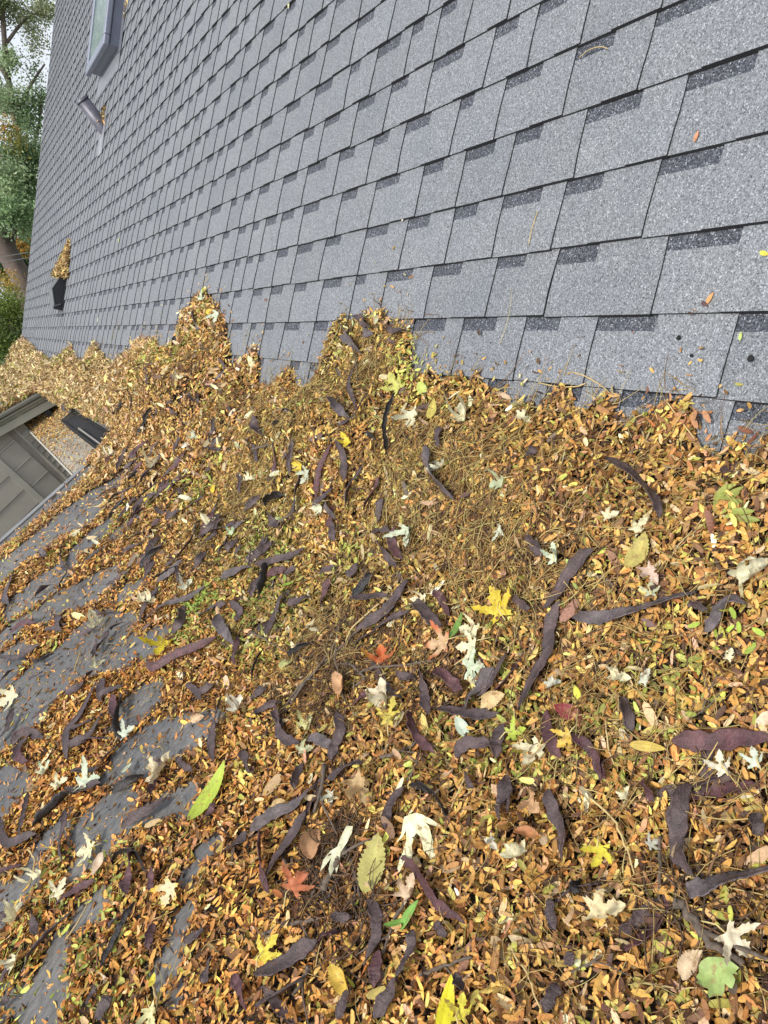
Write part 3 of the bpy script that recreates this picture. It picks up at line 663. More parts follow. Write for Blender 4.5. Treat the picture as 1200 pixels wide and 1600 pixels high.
# green sprigs of locust leaflets: extra coloured patches in the litter
def green_patch(px, py, rad, n, colr, L=(.014, .022)):
    c = hit(px, py); X = c[0] + rng.normal(0, rad, n); Y = c[1] + rng.normal(0, rad, n); Z = H(X, Y) + rng.uniform(.004, .02, n)
    Ln = rng.uniform(*L, n); return leaflet_arrays(np.stack([X, Y, Z], 1), normals(X, Y), Ln, Ln * .42, .35, np.array(colr) * rng.uniform(.7, 1.3, (n, 1)), True)
gp = [green_patch(312, 945, .04, 160, (.22, .30, .05)), green_patch(285, 995, .03, 35, (.28, .33, .07)), green_patch(545, 875, .025, 25, (.38, .42, .08)), green_patch(1150, 1005, .02, 8, (.3, .4, .06)),
      green_patch(620, 560, .04, 60, (.42, .44, .10)), green_patch(655, 590, .03, 30, (.42, .46, .10)), green_patch(1120, 1455, .02, 5, (.4, .42, .08)), green_patch(905, 905, .02, 8, (.32, .4, .1))]
V, T, C = join(gp); o = big_mesh('green_leaflets', V, T, LEAF, C); link(o); tag(o, kind='stuff')
# individual leaflets on top: the 300 that lie nearest
base_l = []
for v in range(12):
    L = .022; vv, tt, cc_ = leaflet_arrays(np.zeros((1, 3)), np.array([[0, 0, 1.0]]), np.array([L]), np.array([L * rng.uniform(.34, .46)]), .05, PAL[v % 10][None] * np.array([[1.1, 1.1, 1.0]]), True)
    ob = big_mesh('locust_leaflet', vv, tt, LEAF, cc_); base_l.append(ob.data)
cnt = 0; tries = 0
while cnt < 300 and tries < 4000:
    tries += 1
    px = rng.uniform(120, 1190); py = rng.uniform(980, 1590)
    p = hit(px, py); X, Y = p[0], p[1]
    if bare(np.array([X]), np.array([Y]))[0] > .6 and rng.random() < .8: continue
    nn = normals(np.array([X]), np.array([Y]))[0] + rng.normal(0, .25, 3)
    o = bpy.data.objects.new('locust_leaflet', base_l[cnt % 12]); o.location = (X, Y, Hs(X, Y) + .010)
    q = Vector(nn.tolist()).to_track_quat('Z', 'Y'); o.rotation_mode = 'QUATERNION'; o.rotation_quaternion = q @ Matrix.Rotation(rng.uniform(0, 6.28), 3, 'Z').to_quaternion()
    s_ = rng.uniform(.8, 1.25); o.scale = (s_, s_, s_)
    tag(o, 'small oval golden-brown leaflet lying loose on top of the leaf litter', 'leaflet', 'loose locust leaflets on top of the litter'); link(o); cnt += 1
# ------------------------------------------------------------------ dry stems (petioles, straw)
def stems(n, sampler, Lr, rad, name, dark_=False):
    V = []; T = []; C = []; K = 6; b = 0
    for _ in range(n):
        x, y = sampler(); L = rng.uniform(*Lr); a = rng.uniform(0, 6.283); k_ = rng.normal(0, 14); pts = []
        lift = rng.uniform(.004, .016); arch = max(0, rng.normal(.004, .008))
        for i in range(K):
            t = i / (K - 1); pts.append([x, y, lift + arch * math.sin(math.pi * t)]); x += math.cos(a) * L / (K - 1); y += math.sin(a) * L / (K - 1); a += k_ * L / (K - 1)
        P = np.array(pts); P[:, 2] += H(P[:, 0], P[:, 1]); 
        if not covered(P[:, 0], P[:, 1]).all():
            P[:, 2] = np.maximum(P[:, 2], np.maximum((P[:, 0] - XJ) * TT, 0) + .012)
        P[:, 2] = P[:, 2] * .5 + .5 * (np.linspace(P[0, 2], P[-1, 2], K) + .002)
        P[:, 2] = np.maximum(P[:, 2], H(P[:, 0], P[:, 1]) + .001)
        r_ = rng.uniform(*rad); d = np.gradient(P, axis=0); d /= np.linalg.norm(d, axis=1)[:, None] + 1e-9
        s_ = np.cross(d, [0, 0, 1.0]); s_ /= np.linalg.norm(s_, axis=1)[:, None] + 1e-9; u_ = np.cross(s_, d)
        rk = r_ * np.linspace(1.2, .5, K)[:, None]
        V.append(np.stack([P + s_ * rk, P - s_ * rk * .5 + u_ * rk * .87, P - s_ * rk * .5 - u_ * rk * .87], 1).reshape(-1, 3))
        for i in range(K - 1):
            for j in range(3): j2 = (j + 1) % 3; T.append((b + i * 3 + j, b + i * 3 + j2, b + i * 3 + 3 + j2, b + i * 3 + 3 + j))
        cc = np.array([[.46, .34, .13], [.34, .22, .08], [.18, .095, .045], [.40, .34, .13], [.08, .05, .03]][rng.choice(5, p=[.27, .26, .21, .12, .14]) if not dark_ else rng.choice([2, 4, 4])]) * rng.uniform(.75, 1.2)
        C.append(np.tile(np.append(cc, 1), (K * 3, 1))); b += K * 3
    o = big_mesh(name, np.vstack(V), np.array(T), STEM, np.vstack(C)); link(o); o['kind'] = 'stuff'; return o
def samp_all():
    while True:
        x = rng.uniform(-.6, XJ + .2); y = rng.uniform(.25, 3.2)
        if covered(np.array([x]), np.array([y]))[0] and (x > -.1 or rng.random() < .2): return x, y
cen = [(700, 790, .16), (590, 560, .08), (820, 900, .14), (620, 770, .12), (300, 560, .1), (420, 650, .12), (350, 640, .15), (480, 620, .12), (700, 700, .12), (520, 1010, .1), (760, 840, .12), (960, 1130, .14), (380, 780, .12), (240, 600, .2), (150, 600, .3)]
cw = [(hit(a, b), r) for a, b, r in cen]
def samp_c():
    p, r = cw[rng.integers(len(cw))]; return p[0] + rng.normal(0, r * .6), p[1] + rng.normal(0, r)
def samp_crest():
    y = 10 ** rng.uniform(-.35, 1.1); s = float(crestS(np.array([y]))[0]) - rng.exponential(.05) + .012
    return XJ + s * CT, y
stems(650, samp_crest, (.015, .07), (.0004, .0008), 'crest_stems')
stems(1500, samp_all, (.04, .13), (.0004, .0008), 'dry_stems')
stems(3000, samp_all, (.03, .10), (.0004, .0008), 'fine_stems')
stems(5200, samp_c, (.03, .11), (.0005, .0011), 'straw_tangle')
mw = [(hit(a, b), r) for a, b, r in [(500, 1030, .05), (470, 1090, .05), (540, 990, .05), (530, 1070, .04), (520, 1340, .03), (500, 1400, .035), (560, 1440, .03), (545, 1300, .03), (600, 990, .05), (690, 1060, .04), (870, 890, .06), (1090, 1440, .03), (700, 830, .08)]]
def samp_m():
    p, r = mw[rng.integers(len(mw))]; return p[0] + rng.normal(0, r), p[1] + rng.normal(0, r * 1.2)
stems(1300, samp_m, (.025, .09), (.0005, .0016), 'twig_mat', True)
# ------------------------------------------------------------------ labels that say which one
# ------------------------------------------------------------------ labels that say which one
LM = [('the large cream maple leaf', 657, 1312), ('the yellow-green elm leaf', 590, 1355), ('the broad green leaf', 1125, 1527), ('the orange-red maple leaf', 600, 1033), ('the crimson leaf', 893, 1115),
      ('the tall black upright pod', 605, 665), ('the green lance-shaped leaf', 335, 1243), ('the big yellow maple leaf', 787, 945), ('the pale yellow elm leaf', 1005, 870), ('the green leaf spray', 1150, 795),
      ('the yellow leaf on the left', 257, 1020), ('the crumpled cream leaf', 610, 1090), ('the tallest far leaf peak', 320, 480), ('the near leaf peak', 590, 520), ('the black gutter', 145, 670), ('the left roof edge', 60, 800),
      ('the lower left corner', 20, 1580), ('the bottom edge', 500, 1590), ('the right edge of the litter', 1195, 1250), ('the silvery maple leaf', 648, 837), ('the pink-red leaf', 473, 1390), ('the bare membrane patch', 270, 1160),
      ('the left bare strip', 90, 1060), ('the bottom yellow leaf', 703, 1575), ('the small yellow maple leaf', 940, 1343), ('the white maple leaf', 205, 1148), ('the far drift', 100, 590), ('the drooping white leaf', 648, 660)]
used = set()
def where(px, py, skip=None):
    c = sorted((math.hypot(px - x, py - y), n, x, y) for n, x, y in LM if n != skip and math.hypot(px - x, py - y) > 14)
    return c
def dirn(dx, dy):
    a = math.degrees(math.atan2(-dy, dx)) % 360
    return ['right of', 'above and right of', 'above', 'above and left of', 'left of', 'below and left of', 'below', 'below and right of'][int((a + 22.5) // 45) % 8]
def uniq(desc, px, py, skip=None):
    c = where(px, py, skip)
    for q in ('', 'just ', 'further '):
        for d, n, x, y in c[:4]:
            if q == 'just ' and d > 60: continue
            if q == 'further ' and d < 60: continue
            l = f'{desc} {q}{dirn(px - x, py - y)} {n}'
            if len(l.split()) <= 16 and l not in used: used.add(l); return l
    d, n, x, y = c[0]; d2, n2, x2, y2 = c[1]
    for d, n, x, y in c[:3]:
        for d2, n2, x2, y2 in c[1:7]:
            l = f'{desc} between {n} and {n2}'
            if n != n2 and len(l.split()) <= 16 and l not in used: used.add(l); return l
    return desc
# ------------------------------------------------------------------ seed pods
def spline(P, n):
    P = np.array(P, float); k = len(P)
    if k == 2: return np.array([P[0] + (P[1] - P[0]) * t for t in np.linspace(0, 1, n)])
    Q = np.vstack([2 * P[0] - P[1], P, 2 * P[-1] - P[-2]]); out = []
    for t in np.linspace(0, k - 1 - 1e-6, n):
        i = int(t); f = t - i; a, b, c, d = Q[i], Q[i + 1], Q[i + 2], Q[i + 3]
        out.append(.5 * ((2 * b) + (c - a) * f + (2 * a - 5 * b + 4 * c - d) * f * f + (3 * b - a - 3 * c + d) * f ** 3))
    return np.array(out)
def make_pod(pl, wpx, tone='purple', up=False, rp=None):
    r_ = random.Random(int(pl[0][0] * 7 + pl[0][1] * 13)); n = 30
    if up:
        b = hit(*pl[-1]); W3 = [at_y(x, y, b[1] - .0) for x, y in pl]; W3[-1] = b
    else: W3 = [hit(x, y) for x, y in pl]
    C3 = spline(W3, n)
    if not up:
        hz = np.array([Hs(p[0], p[1]) for p in C3]); sm = np.convolve(np.pad(hz, 3, 'edge'), np.ones(7) / 7, 'valid'); C3[:, 2] = np.maximum(sm, hz - .004) + (.008 if rp else .018)
    dd_ = np.gradient(C3, axis=0)[:, :2]; Lp = np.linalg.norm(C3[-1] - C3[0])
    if not up and len(pl) < 4: C3[:, :2] += np.stack([-dd_[:, 1], dd_[:, 0]], 1) / (np.linalg.norm(dd_, axis=1)[:, None] + 1e-9) * (np.sin(np.linspace(0, r_.uniform(2.5, 5.5), n) + r_.uniform(0, 3)) * Lp * r_.uniform(.03, .07))[:, None]
    zc = proj(C3[n // 2])[2]; Wd = .92 * min(max(wpx * zc / F, .014), .036) * (1.05 if wpx > 9 else .8)
    L = np.linalg.norm(np.diff(C3, axis=0), axis=1).sum()
    d = np.gradient(C3, axis=0); d /= np.linalg.norm(d, axis=1)[:, None] + 1e-9
    if up:
        nrm = np.tile(np.array([[-.2, -.9, .3]]), (n, 1))
    else:
        nrm = normals(C3[:, 0], C3[:, 1], .03); nrm[:, 0] = np.convolve(np.pad(nrm[:, 0], 2, 'edge'), np.ones(5) / 5, 'valid')
    edgy = 1.15 if tone == 'black' else 0
    s_ = np.cross(d, nrm); s_ /= np.linalg.norm(s_, axis=1)[:, None]; nr = np.cross(s_, d)
    tw0 = r_.uniform(-.35, .35) + (edgy * r_.choice([-1, 1]) if not up else 0); tw1 = r_.uniform(.3, 1.0) * r_.choice([-1, 1]) * (0 if up else 1); seeds = max(4, L / .016); ph = r_.random() * 6
    V = []; prof = [(-1, .0), (-.9, .30), (-.72, .05), (0, .20), (.72, .05), (.9, .30), (1, 0), (.5, -.12), (-.5, -.12)]; k = len(prof)
    for i in range(n):
        t = i / (n - 1); wv = Wd * .5 * (min(1, (t / .16) ** .75 if t > 0 else 0) * min(1, ((1 - t) / .2) ** .8)) * (1 + .09 * math.sin(seeds * 6.283 * t * .35 + ph) + r_.uniform(-.07, .07)) + .0010
        a = tw0 + tw1 * math.sin(3.1 * t + ph) + r_.uniform(-.05, .05); ca, sa = math.cos(a), math.sin(a)
        sd_ = s_[i] * ca + nr[i] * sa; nn = nr[i] * ca - s_[i] * sa
        lift = abs(sa) * wv * .8
        bumpv = .0004 + .0017 * max(0, math.sin(seeds * 6.283 * t * .5 + ph)) + r_.uniform(-.0004, .0006)
        for j, (u, h) in enumerate(prof):
            cup = .10 * (u * u) * wv
            side = wv * u + (.0012 * math.sin(seeds * 4 * t + ph * 2))
            hh = h * .006 + (bumpv if abs(u) < .6 and h > 0 else 0) * (1 if j == 3 else .5) + cup + (r_.uniform(-.0007, .0007))
            V.append(C3[i] + sd_ * side + nn * hh + np.array([0, 0, lift]))
    Fc = [(i * k + j, i * k + (j + 1) % k, (i + 1) * k + (j + 1) % k, (i + 1) * k + j) for i in range(n - 1) for j in range(k)]
    Fc += [tuple(range(k))[::-1], tuple((n - 1) * k + j for j in range(k))]
    o = mesh('seed_pod', V, Fc, PODM[tone], None, True)
    cx = sum(p[0] for p in pl) / len(pl); cy = sum(p[1] for p in pl) / len(pl)
    dx = pl[-1][0] - pl[0][0]; dy = pl[-1][1] - pl[0][1]; ln = math.hypot(dx, dy); path = sum(math.hypot(pl[i + 1][0] - pl[i][0], pl[i + 1][1] - pl[i][1]) for i in range(len(pl) - 1))
    size = 'long' if L > .16 else ('short' if L < .07 else 'medium'); cur = 'curved' if path > ln * 1.04 else 'straight'
    tn = {'purple': 'purple-brown', 'grey': 'grey-brown', 'maroon': 'maroon', 'black': 'black'}[tone]
    tag(o, uniq(f'{size} {cur} {tn} seed pod', cx, cy), 'seed pod', 'seed pods scattered over the leaf litter'); return o
pods = [
 ([(933, 867), (910, 890), (892, 913), (880, 933), (857, 962)], 20), ([(880, 947), (867, 987), (863, 1027), (843, 1067), (817, 1120)], 20), ([(902, 977), (933, 977), (960, 973), (1000, 968), (1040, 957), (1093, 938)], 22, 'grey'),
 ([(1080, 957), (1113, 965)], 9), ([(1172, 957), (1147, 952), (1130, 963), (1120, 987), (1107, 1000)], 16, 'grey'), ([(1058, 1170), (1100, 1170), (1150, 1167), (1215, 1165)], 30, 'maroon'), ([(977, 1100), (987, 1127), (997, 1153)], 18),
 ([(828, 848), (853, 880)], 18), ([(860, 1120), (867, 1153), (880, 1197)], 20, 'maroon'), ([(897, 1160), (935, 1190), (952, 1228)], 15, 'maroon'), ([(807, 943), (837, 960)], 14), ([(953, 727), (980, 743), (1003, 763), (1030, 793), (1038, 823)], 18),
 ([(827, 730), (843, 710)], 16), ([(670, 703), (677, 737), (690, 763), (717, 790)], 18, 'grey'), ([(690, 677), (693, 707)], 12), ([(535, 532), (553, 547), (572, 557)], 16, 'grey'), ([(572, 527), (587, 533)], 13, 'grey'), ([(630, 484), (621, 503), (613, 522)], 9, 'grey', True),
 ([(608, 527), (635, 525)], 10), ([(552, 507), (590, 515)], 12), ([(563, 570), (553, 607), (557, 650)], 9), ([(515, 630), (533, 647), (555, 658)], 15, 'grey'), ([(533, 673), (557, 660), (578, 627)], 10), ([(617, 613), (605, 640), (600, 667), (603, 693), (605, 717)], 7, 'black', True),
 ([(575, 683), (595, 695)], 9, 'black'), ([(398, 657), (413, 687)], 14), ([(430, 687), (433, 720), (437, 750)], 10, 'maroon'), ([(462, 693), (460, 750)], 9), ([(478, 737), (470, 777), (467, 810)], 13), ([(523, 700), (510, 730), (503, 760), (500, 787)], 10, 'maroon'),
 ([(528, 698), (543, 720), (547, 760)], 13), ([(570, 737), (553, 770), (547, 800)], 13), ([(423, 807), (440, 830)], 14), ([(513, 793), (530, 817)], 14, 'grey'), ([(527, 770), (493, 800)], 10), ([(398, 893), (437, 883), (483, 857)], 12), ([(407, 880), (430, 850)], 12),
 ([(430, 670), (460, 655)], 9, 'black'), ([(593, 857), (607, 877), (630, 890)], 13), ([(587, 840), (617, 837)], 13), ([(645, 913), (627, 940), (600, 970), (563, 993)], 17), ([(552, 943), (587, 940), (613, 940)], 13), ([(560, 1013), (590, 997), (620, 973), (647, 962)], 10),
 ([(647, 957), (670, 963), (702, 985)], 20), ([(455, 950), (492, 943)], 12), ([(460, 1033), (467, 1023), (497, 1010)], 8, 'black'), ([(400, 940), (420, 897)], 10), ([(423, 1000), (437, 963), (455, 933)], 12), ([(417, 1023), (400, 1073)], 7, 'black'), ([(400, 1100), (423, 1080)], 12),
 ([(400, 1127), (447, 1100)], 10), ([(437, 1107), (443, 1150), (480, 1165)], 16), ([(488, 1163), (532, 1168)], 17, 'grey'), ([(533, 1120), (542, 1147), (533, 1173), (523, 1197)], 16), ([(627, 1067), (660, 1067)], 12), ([(663, 1053), (673, 1087), (677, 1127)], 16), ([(683, 1060), (733, 1083)], 18, 'maroon'),
 ([(777, 1050), (757, 1087), (737, 1120)], 24, 'grey'), ([(797, 1027), (757, 1100)], 14), ([(690, 1120), (787, 1123)], 18), ([(720, 1193), (743, 1173), (780, 1170)], 18), ([(643, 1123), (660, 1153), (690, 1183)], 14, 'maroon'), ([(793, 1140), (783, 1193)], 20), ([(550, 910), (567, 887)], 16),
 ([(683, 933), (713, 967)], 14, 'maroon'), ([(400, 1307), (433, 1283), (473, 1263), (507, 1230)], 18, 'grey'), ([(410, 1310), (423, 1340), (430, 1403)], 18, 'maroon'), ([(488, 1273), (467, 1310), (443, 1347), (420, 1390)], 18), ([(520, 1227), (550, 1210), (575, 1200)], 16),
 ([(640, 1237), (620, 1263), (612, 1303)], 16), ([(633, 1347), (657, 1363), (677, 1393), (697, 1423), (737, 1450)], 16, 'maroon'), ([(407, 1528), (440, 1520), (480, 1493), (507, 1477)], 26), ([(510, 1477), (540, 1462)], 18, 'maroon'), ([(410, 1580), (443, 1560), (487, 1537)], 14),
 ([(587, 1413), (600, 1440), (597, 1477), (580, 1517)], 19), ([(600, 1493), (597, 1550)], 18, 'maroon'), ([(630, 1533), (613, 1567), (597, 1600)], 20), ([(560, 1550), (540, 1600)], 24), ([(653, 1460), (647, 1500), (633, 1535)], 15), ([(528, 1440), (560, 1440)], 14), ([(797, 1220), (790, 1290)], 18),
 ([(690, 1453), (710, 1467)], 14), ([(1083, 1233), (1070, 1273), (1067, 1313), (1070, 1347), (1092, 1378)], 30), ([(1078, 1395), (1110, 1400), (1150, 1387), (1215, 1368)], 32, 'grey'), ([(863, 1243), (873, 1277), (890, 1313), (887, 1353)], 22), ([(947, 1200), (955, 1227)], 14, 'maroon'), ([(800, 1230), (803, 1277)], 14),
 ([(907, 1407), (917, 1383)], 12, 'black'), ([(867, 1413), (877, 1463)], 16), ([(893, 1500), (907, 1513)], 14), ([(1183, 1283), (1200, 1317)], 16), ([(60, 1298), (87, 1273), (110, 1250), (127, 1247)], 14, 'black'), ([(108, 1272), (107, 1310), (108, 1350)], 10), ([(2, 1288), (27, 1313), (60, 1318)], 14),
 ([(50, 1245), (40, 1310)], 9), ([(200, 1300), (240, 1277), (270, 1252)], 16), ([(183, 1353), (200, 1337), (223, 1340), (237, 1367)], 9, 'black'), ([(213, 1340), (213, 1373), (210, 1403)], 18, 'maroon'), ([(247, 1360), (247, 1400)], 12, 'maroon'), ([(97, 1423), (127, 1400), (160, 1378)], 12, 'maroon'),
 ([(62, 1430), (67, 1467)], 14), ([(45, 1525), (67, 1490), (97, 1457), (123, 1430)], 13), ([(170, 1517), (193, 1460), (223, 1417)], 7, 'black'), ([(0, 1373), (47, 1353)], 8, 'maroon'), ([(0, 1453), (23, 1427)], 12), ([(327, 1543), (337, 1520), (343, 1500)], 18), ([(357, 1343), (397, 1307)], 17), ([(323, 1293), (347, 1263)], 12, 'maroon'),
 ([(117, 1213), (160, 1207)], 12), ([(110, 1237), (163, 1233)], 12), ([(160, 1597), (187, 1563)], 20), ([(373, 1533), (397, 1583)], 18, 'maroon'), ([(0, 1593), (27, 1560)], 14), ([(147, 1577), (163, 1547)], 12), ([(180, 1453), (197, 1440)], 10),
 ([(233, 973), (260, 953), (290, 943), (327, 920)], 13, 'grey'), ([(350, 910), (377, 897), (400, 895)], 14, 'grey'), ([(347, 967), (360, 987), (367, 1020)], 18, 'grey'), ([(237, 1037), (247, 1050), (283, 1030), (317, 1017), (347, 1000)], 13, 'maroon'), ([(363, 947), (383, 960), (377, 977)], 12), ([(290, 953), (290, 980), (273, 997)], 14),
 ([(153, 960), (183, 967)], 10), ([(180, 990), (200, 977)], 12), ([(127, 1000), (160, 983)], 8), ([(103, 847), (107, 867), (108, 890)], 9), ([(65, 867), (80, 872)], 12, 'grey'), ([(100, 920), (108, 900), (100, 893)], 7, 'black'), ([(133, 887), (170, 858)], 6, 'black'), ([(197, 870), (230, 850)], 9), ([(217, 887), (247, 863), (267, 850)], 8),
 ([(263, 890), (287, 873), (310, 843), (313, 820)], 10), ([(170, 920), (207, 897)], 8), ([(230, 913), (247, 880)], 10), ([(280, 890), (287, 917)], 8), ([(113, 1193), (112, 1150), (133, 1120), (160, 1067)], 14), ([(163, 1067), (167, 1100)], 14), ([(113, 1173), (143, 1157), (167, 1120)], 14), ([(180, 1093), (190, 1127)], 13, 'maroon'),
 ([(117, 1143), (153, 1130)], 8), ([(133, 1163), (177, 1158)], 12), ([(0, 1167), (17, 1143), (30, 1110)], 10), ([(27, 1170), (47, 1153), (77, 1157)], 14), ([(33, 1173), (50, 1197)], 12, 'maroon'), ([(57, 1040), (90, 1027)], 6, 'black'), ([(0, 1033), (33, 1030), (70, 1008)], 10), ([(50, 1067), (73, 1055)], 7), ([(0, 1077), (27, 1050)], 8),
 ([(73, 990), (110, 980)], 9), ([(93, 967), (103, 990)], 14), ([(297, 1077), (310, 1087), (323, 1097)], 10), ([(350, 1097), (347, 1133), (343, 1197)], 15), ([(167, 1197), (193, 1170)], 12), ([(157, 1000), (155, 1033)], 8), ([(57, 1130), (85, 1105), (110, 1083)], 7), ([(337, 957), (360, 947)], 10), ([(347, 870), (360, 850)], 9), ([(383, 857), (373, 873)], 8),
 ([(232, 560), (235, 587), (233, 627)], 7), ([(230, 647), (227, 683)], 9), ([(217, 687), (240, 640)], 7, 'black'), ([(343, 567), (357, 580), (340, 597)], 9, 'grey'), ([(303, 493), (317, 520)], 9, 'grey'), ([(297, 620), (310, 633)], 8), ([(337, 660), (340, 687)], 8), ([(273, 525), (270, 547)], 8, 'black', True), ([(265, 525), (253, 538)], 8, 'black', True),
 ([(180, 657), (197, 633)], 8, 'black'), ([(333, 710), (350, 687)], 9), ([(317, 707), (353, 707)], 10), ([(230, 753), (260, 710)], 8), ([(200, 772), (235, 745)], 7), ([(157, 783), (193, 760)], 7), ([(247, 797), (270, 807)], 8), ([(347, 777), (337, 817)], 9), ([(243, 765), (275, 735)], 7), ([(215, 790), (240, 775)], 7), ([(262, 770), (290, 745)], 7),
 ([(190, 735), (212, 705)], 7), ([(205, 722), (225, 700)], 7), ([(300, 800), (322, 780)], 8), ([(375, 745), (383, 775)], 8), ([(205, 850), (232, 832)], 7), ([(320, 860), (345, 838)], 8), ([(450, 905), (470, 893)], 10), ([(505, 905), (530, 890)], 10), ([(395, 700), (410, 725)], 9), ([(480, 1200), (470, 1240)], 12), ([(560, 1110), (580, 1090)], 11, 'maroon'),
 ([(385, 1180), (400, 1215)], 13), ([(285, 1190), (310, 1210)], 10), ([(30, 1500), (15, 1540)], 11), ([(250, 1450), (245, 1490)], 12, 'maroon'), ([(300, 1480), (330, 1462)], 12), ([(735, 1215), (748, 1240)], 12), ([(880, 1545), (862, 1590)], 15), ([(720, 1530), (735, 1555)], 12), ([(1010, 1230), (1030, 1262)], 13, 'maroon'), ([(430, 1120), (452, 1140)], 10)]
rp_ = random.Random(5)
def rnd_pods(n, x0, x1, y0, y1, L, wpx, a0, a1, low=None):
    for _ in range(n):
        x, y = rp_.uniform(x0, x1), rp_.uniform(y0, y1); a = R(rp_.uniform(a0, a1)); l = rp_.uniform(*L) / 2; b = rp_.uniform(-.25, .25) * l
        q = hit(x, y)
        if not bool(covered(q[:1], q[1:2])[0]): continue
        pods.append(([(x - l * math.cos(a), y + l * math.sin(a)), (x + b * math.sin(a), y + b * math.cos(a)), (x + l * math.cos(a), y - l * math.sin(a))], rp_.uniform(*wpx), rp_.choice(['purple', 'purple', 'grey', 'maroon', 'purple', 'black']), False, low))
rnd_pods(26, 170, 300, 695, 800, (22, 48), (6, 9), 30, 65)
rnd_pods(20, 200, 440, 790, 900, (28, 55), (8, 11), 20, 70)
rnd_pods(14, 60, 400, 600, 700, (14, 30), (5, 8), 20, 160)
rnd_pods(10, 420, 640, 780, 960, (30, 60), (11, 14), 10, 130)
rnd_pods(16, 20, 420, 900, 1250, (30, 70), (9, 14), 20, 110)
rnd_pods(7, 380, 900, 1000, 1590, (60, 110), (11, 16), 0, 180, 'low')
rnd_pods(6, 900, 1190, 1000, 1590, (70, 120), (15, 20), 0, 180, 'low')
for p in pods: make_pod(*p)
# ------------------------------------------------------------------ larger leaves
def orient(V, p, nn, ang):
    q = Vector(nn.tolist()).normalized(); t = Vector((math.cos(ang), math.sin(ang), 0)); t = (t - q * t.dot(q)).normalized(); b = q.cross(t)
    Mx = np.array([t, b, q]).T; return V @ Mx.T + p
from mathutils.geometry import delaunay_2d_cdt
def poly_leaf(poly, mids, step=.07):
    poly = [Vector(p) for p in poly]; n = len(poly); xs = [p.x for p in poly]; ys = [p.y for p in poly]; pts = list(poly)
    def inside(x, y):
        c = False; j = n - 1
        for i in range(n):
            if (poly[i].y > y) != (poly[j].y > y) and x < (poly[j].x - poly[i].x) * (y - poly[i].y) / (poly[j].y - poly[i].y) + poly[i].x: c = not c
            j = i
        return c
    x = min(xs); k = 0
    while x < max(xs):
        y = min(ys) + (step / 2 if k % 2 else 0)
        while y < max(ys):
            if inside(x, y) and min((Vector((x, y)) - p).length for p in poly) > step * .4: pts.append(Vector((x, y)))
            y += step
        x += step * .87; k += 1
    vo, _, fo, _, _, _ = delaunay_2d_cdt(pts, [(i, (i + 1) % n) for i in range(n)], [], 1, 1e-5)
    V = np.array([(p.x, p.y, 0) for p in vo]); ve = np.zeros(len(V))
    for m in mids:
        m = np.array(m); L2 = m @ m; t = np.clip((V[:, 0] * m[0] + V[:, 1] * m[1]) / L2, 0, 1); d = np.hypot(V[:, 0] - t * m[0], V[:, 1] - t * m[1]); ve = np.maximum(ve, np.exp(-(d / .03) ** 2))
    return V, [tuple(f) for f in fo], ve
HALF = [(-.03, .06), (-.12, .20), (-.17, .40), (-.08, .37), (-.03, .42), (.02, .31), (.10, .25), (.18, .36), (.20, .50), (.28, .54), (.31, .66), (.40, .64), (.47, .76), (.62, .82), (.58, .66), (.60, .58), (.50, .52), (.50, .42), (.42, .34), (.37, .15), (.47, .13), (.54, .25), (.62, .20), (.70, .29), (.76, .17), (.86, .15), (1.0, .02)]
def maple_geo(r_, drape=False):
    w = [r_.uniform(.75, 1.05) for _ in range(4)]; poly = [(x * w[0], y * w[1] + r_.uniform(-.015, .015)) for x, y in HALF] + [(x * w[0], -y * w[2] + r_.uniform(-.015, .015)) for x, y in reversed(HALF)]
    V, Fc, ve = poly_leaf(poly, [(.95 * w[0], 0), (.6 * w[0], .8 * w[1]), (.6 * w[0], -.8 * w[2]), (-.16, .38), (-.16, -.38)])
    x, y = V[:, 0] - .3, V[:, 1]; c3 = r_.uniform(0, 6); cr = r_.uniform(.03, .10)
    V[:, 0] -= .33; V *= 1.5; V[:, 1] += r_.uniform(-.2, .2) * V[:, 0] ** 2
    V[:, 2] = r_.uniform(-.1, .6) * x * x * 1.5 + r_.uniform(-.1, .6) * y * y * 1.5 - .05 * ve + cr * np.sin(7 * x + c3) * np.sin(8 * y + 2 * c3) + cr * .6 * np.sin(13 * x + 11 * y + c3)
    return V, Fc, ve
def ovate_geo(r_, asp=.5, serr=.05, pleat=.02, tipw=1.0):
    n, mq = 26, 7; V = []; vein = []
    c1, c2 = r_.uniform(-.15, .35), r_.uniform(.1, .9)
    for i in range(n):
        t = i / (n - 1); hw = asp * .5 * (math.sin(math.pi * t ** (.85 * tipw)) ** .75) + .004
        for j in range(mq):
            u = (j / (mq - 1)) * 2 - 1; w_ = hw * (1 + (serr * (1 if i % 2 else -1) / max(asp, .2) if abs(u) > .99 else 0))
            x = t - .5 + abs(u) * .06 * 0 + (serr * .4 if abs(u) > .99 and i % 2 else 0); y = u * w_
            ph = (t - abs(u) * hw * .9) * 11
            V.append((x, y, c1 * (t - .5) ** 2 * 2 + c2 * y * y + pleat * math.sin(ph * 2 * math.pi) * abs(u) * (1 - abs(u) * .3) - .02 * (abs(u) < .1)))
            vein.append(1.0 if j == mq // 2 else (.55 if math.sin(ph * 2 * math.pi) < -.55 else 0))
    Fc = [(i * mq + j, (i + 1) * mq + j, (i + 1) * mq + j + 1, i * mq + j + 1) for i in range(n - 1) for j in range(mq - 1)]
    return np.array(V), Fc, np.array(vein)
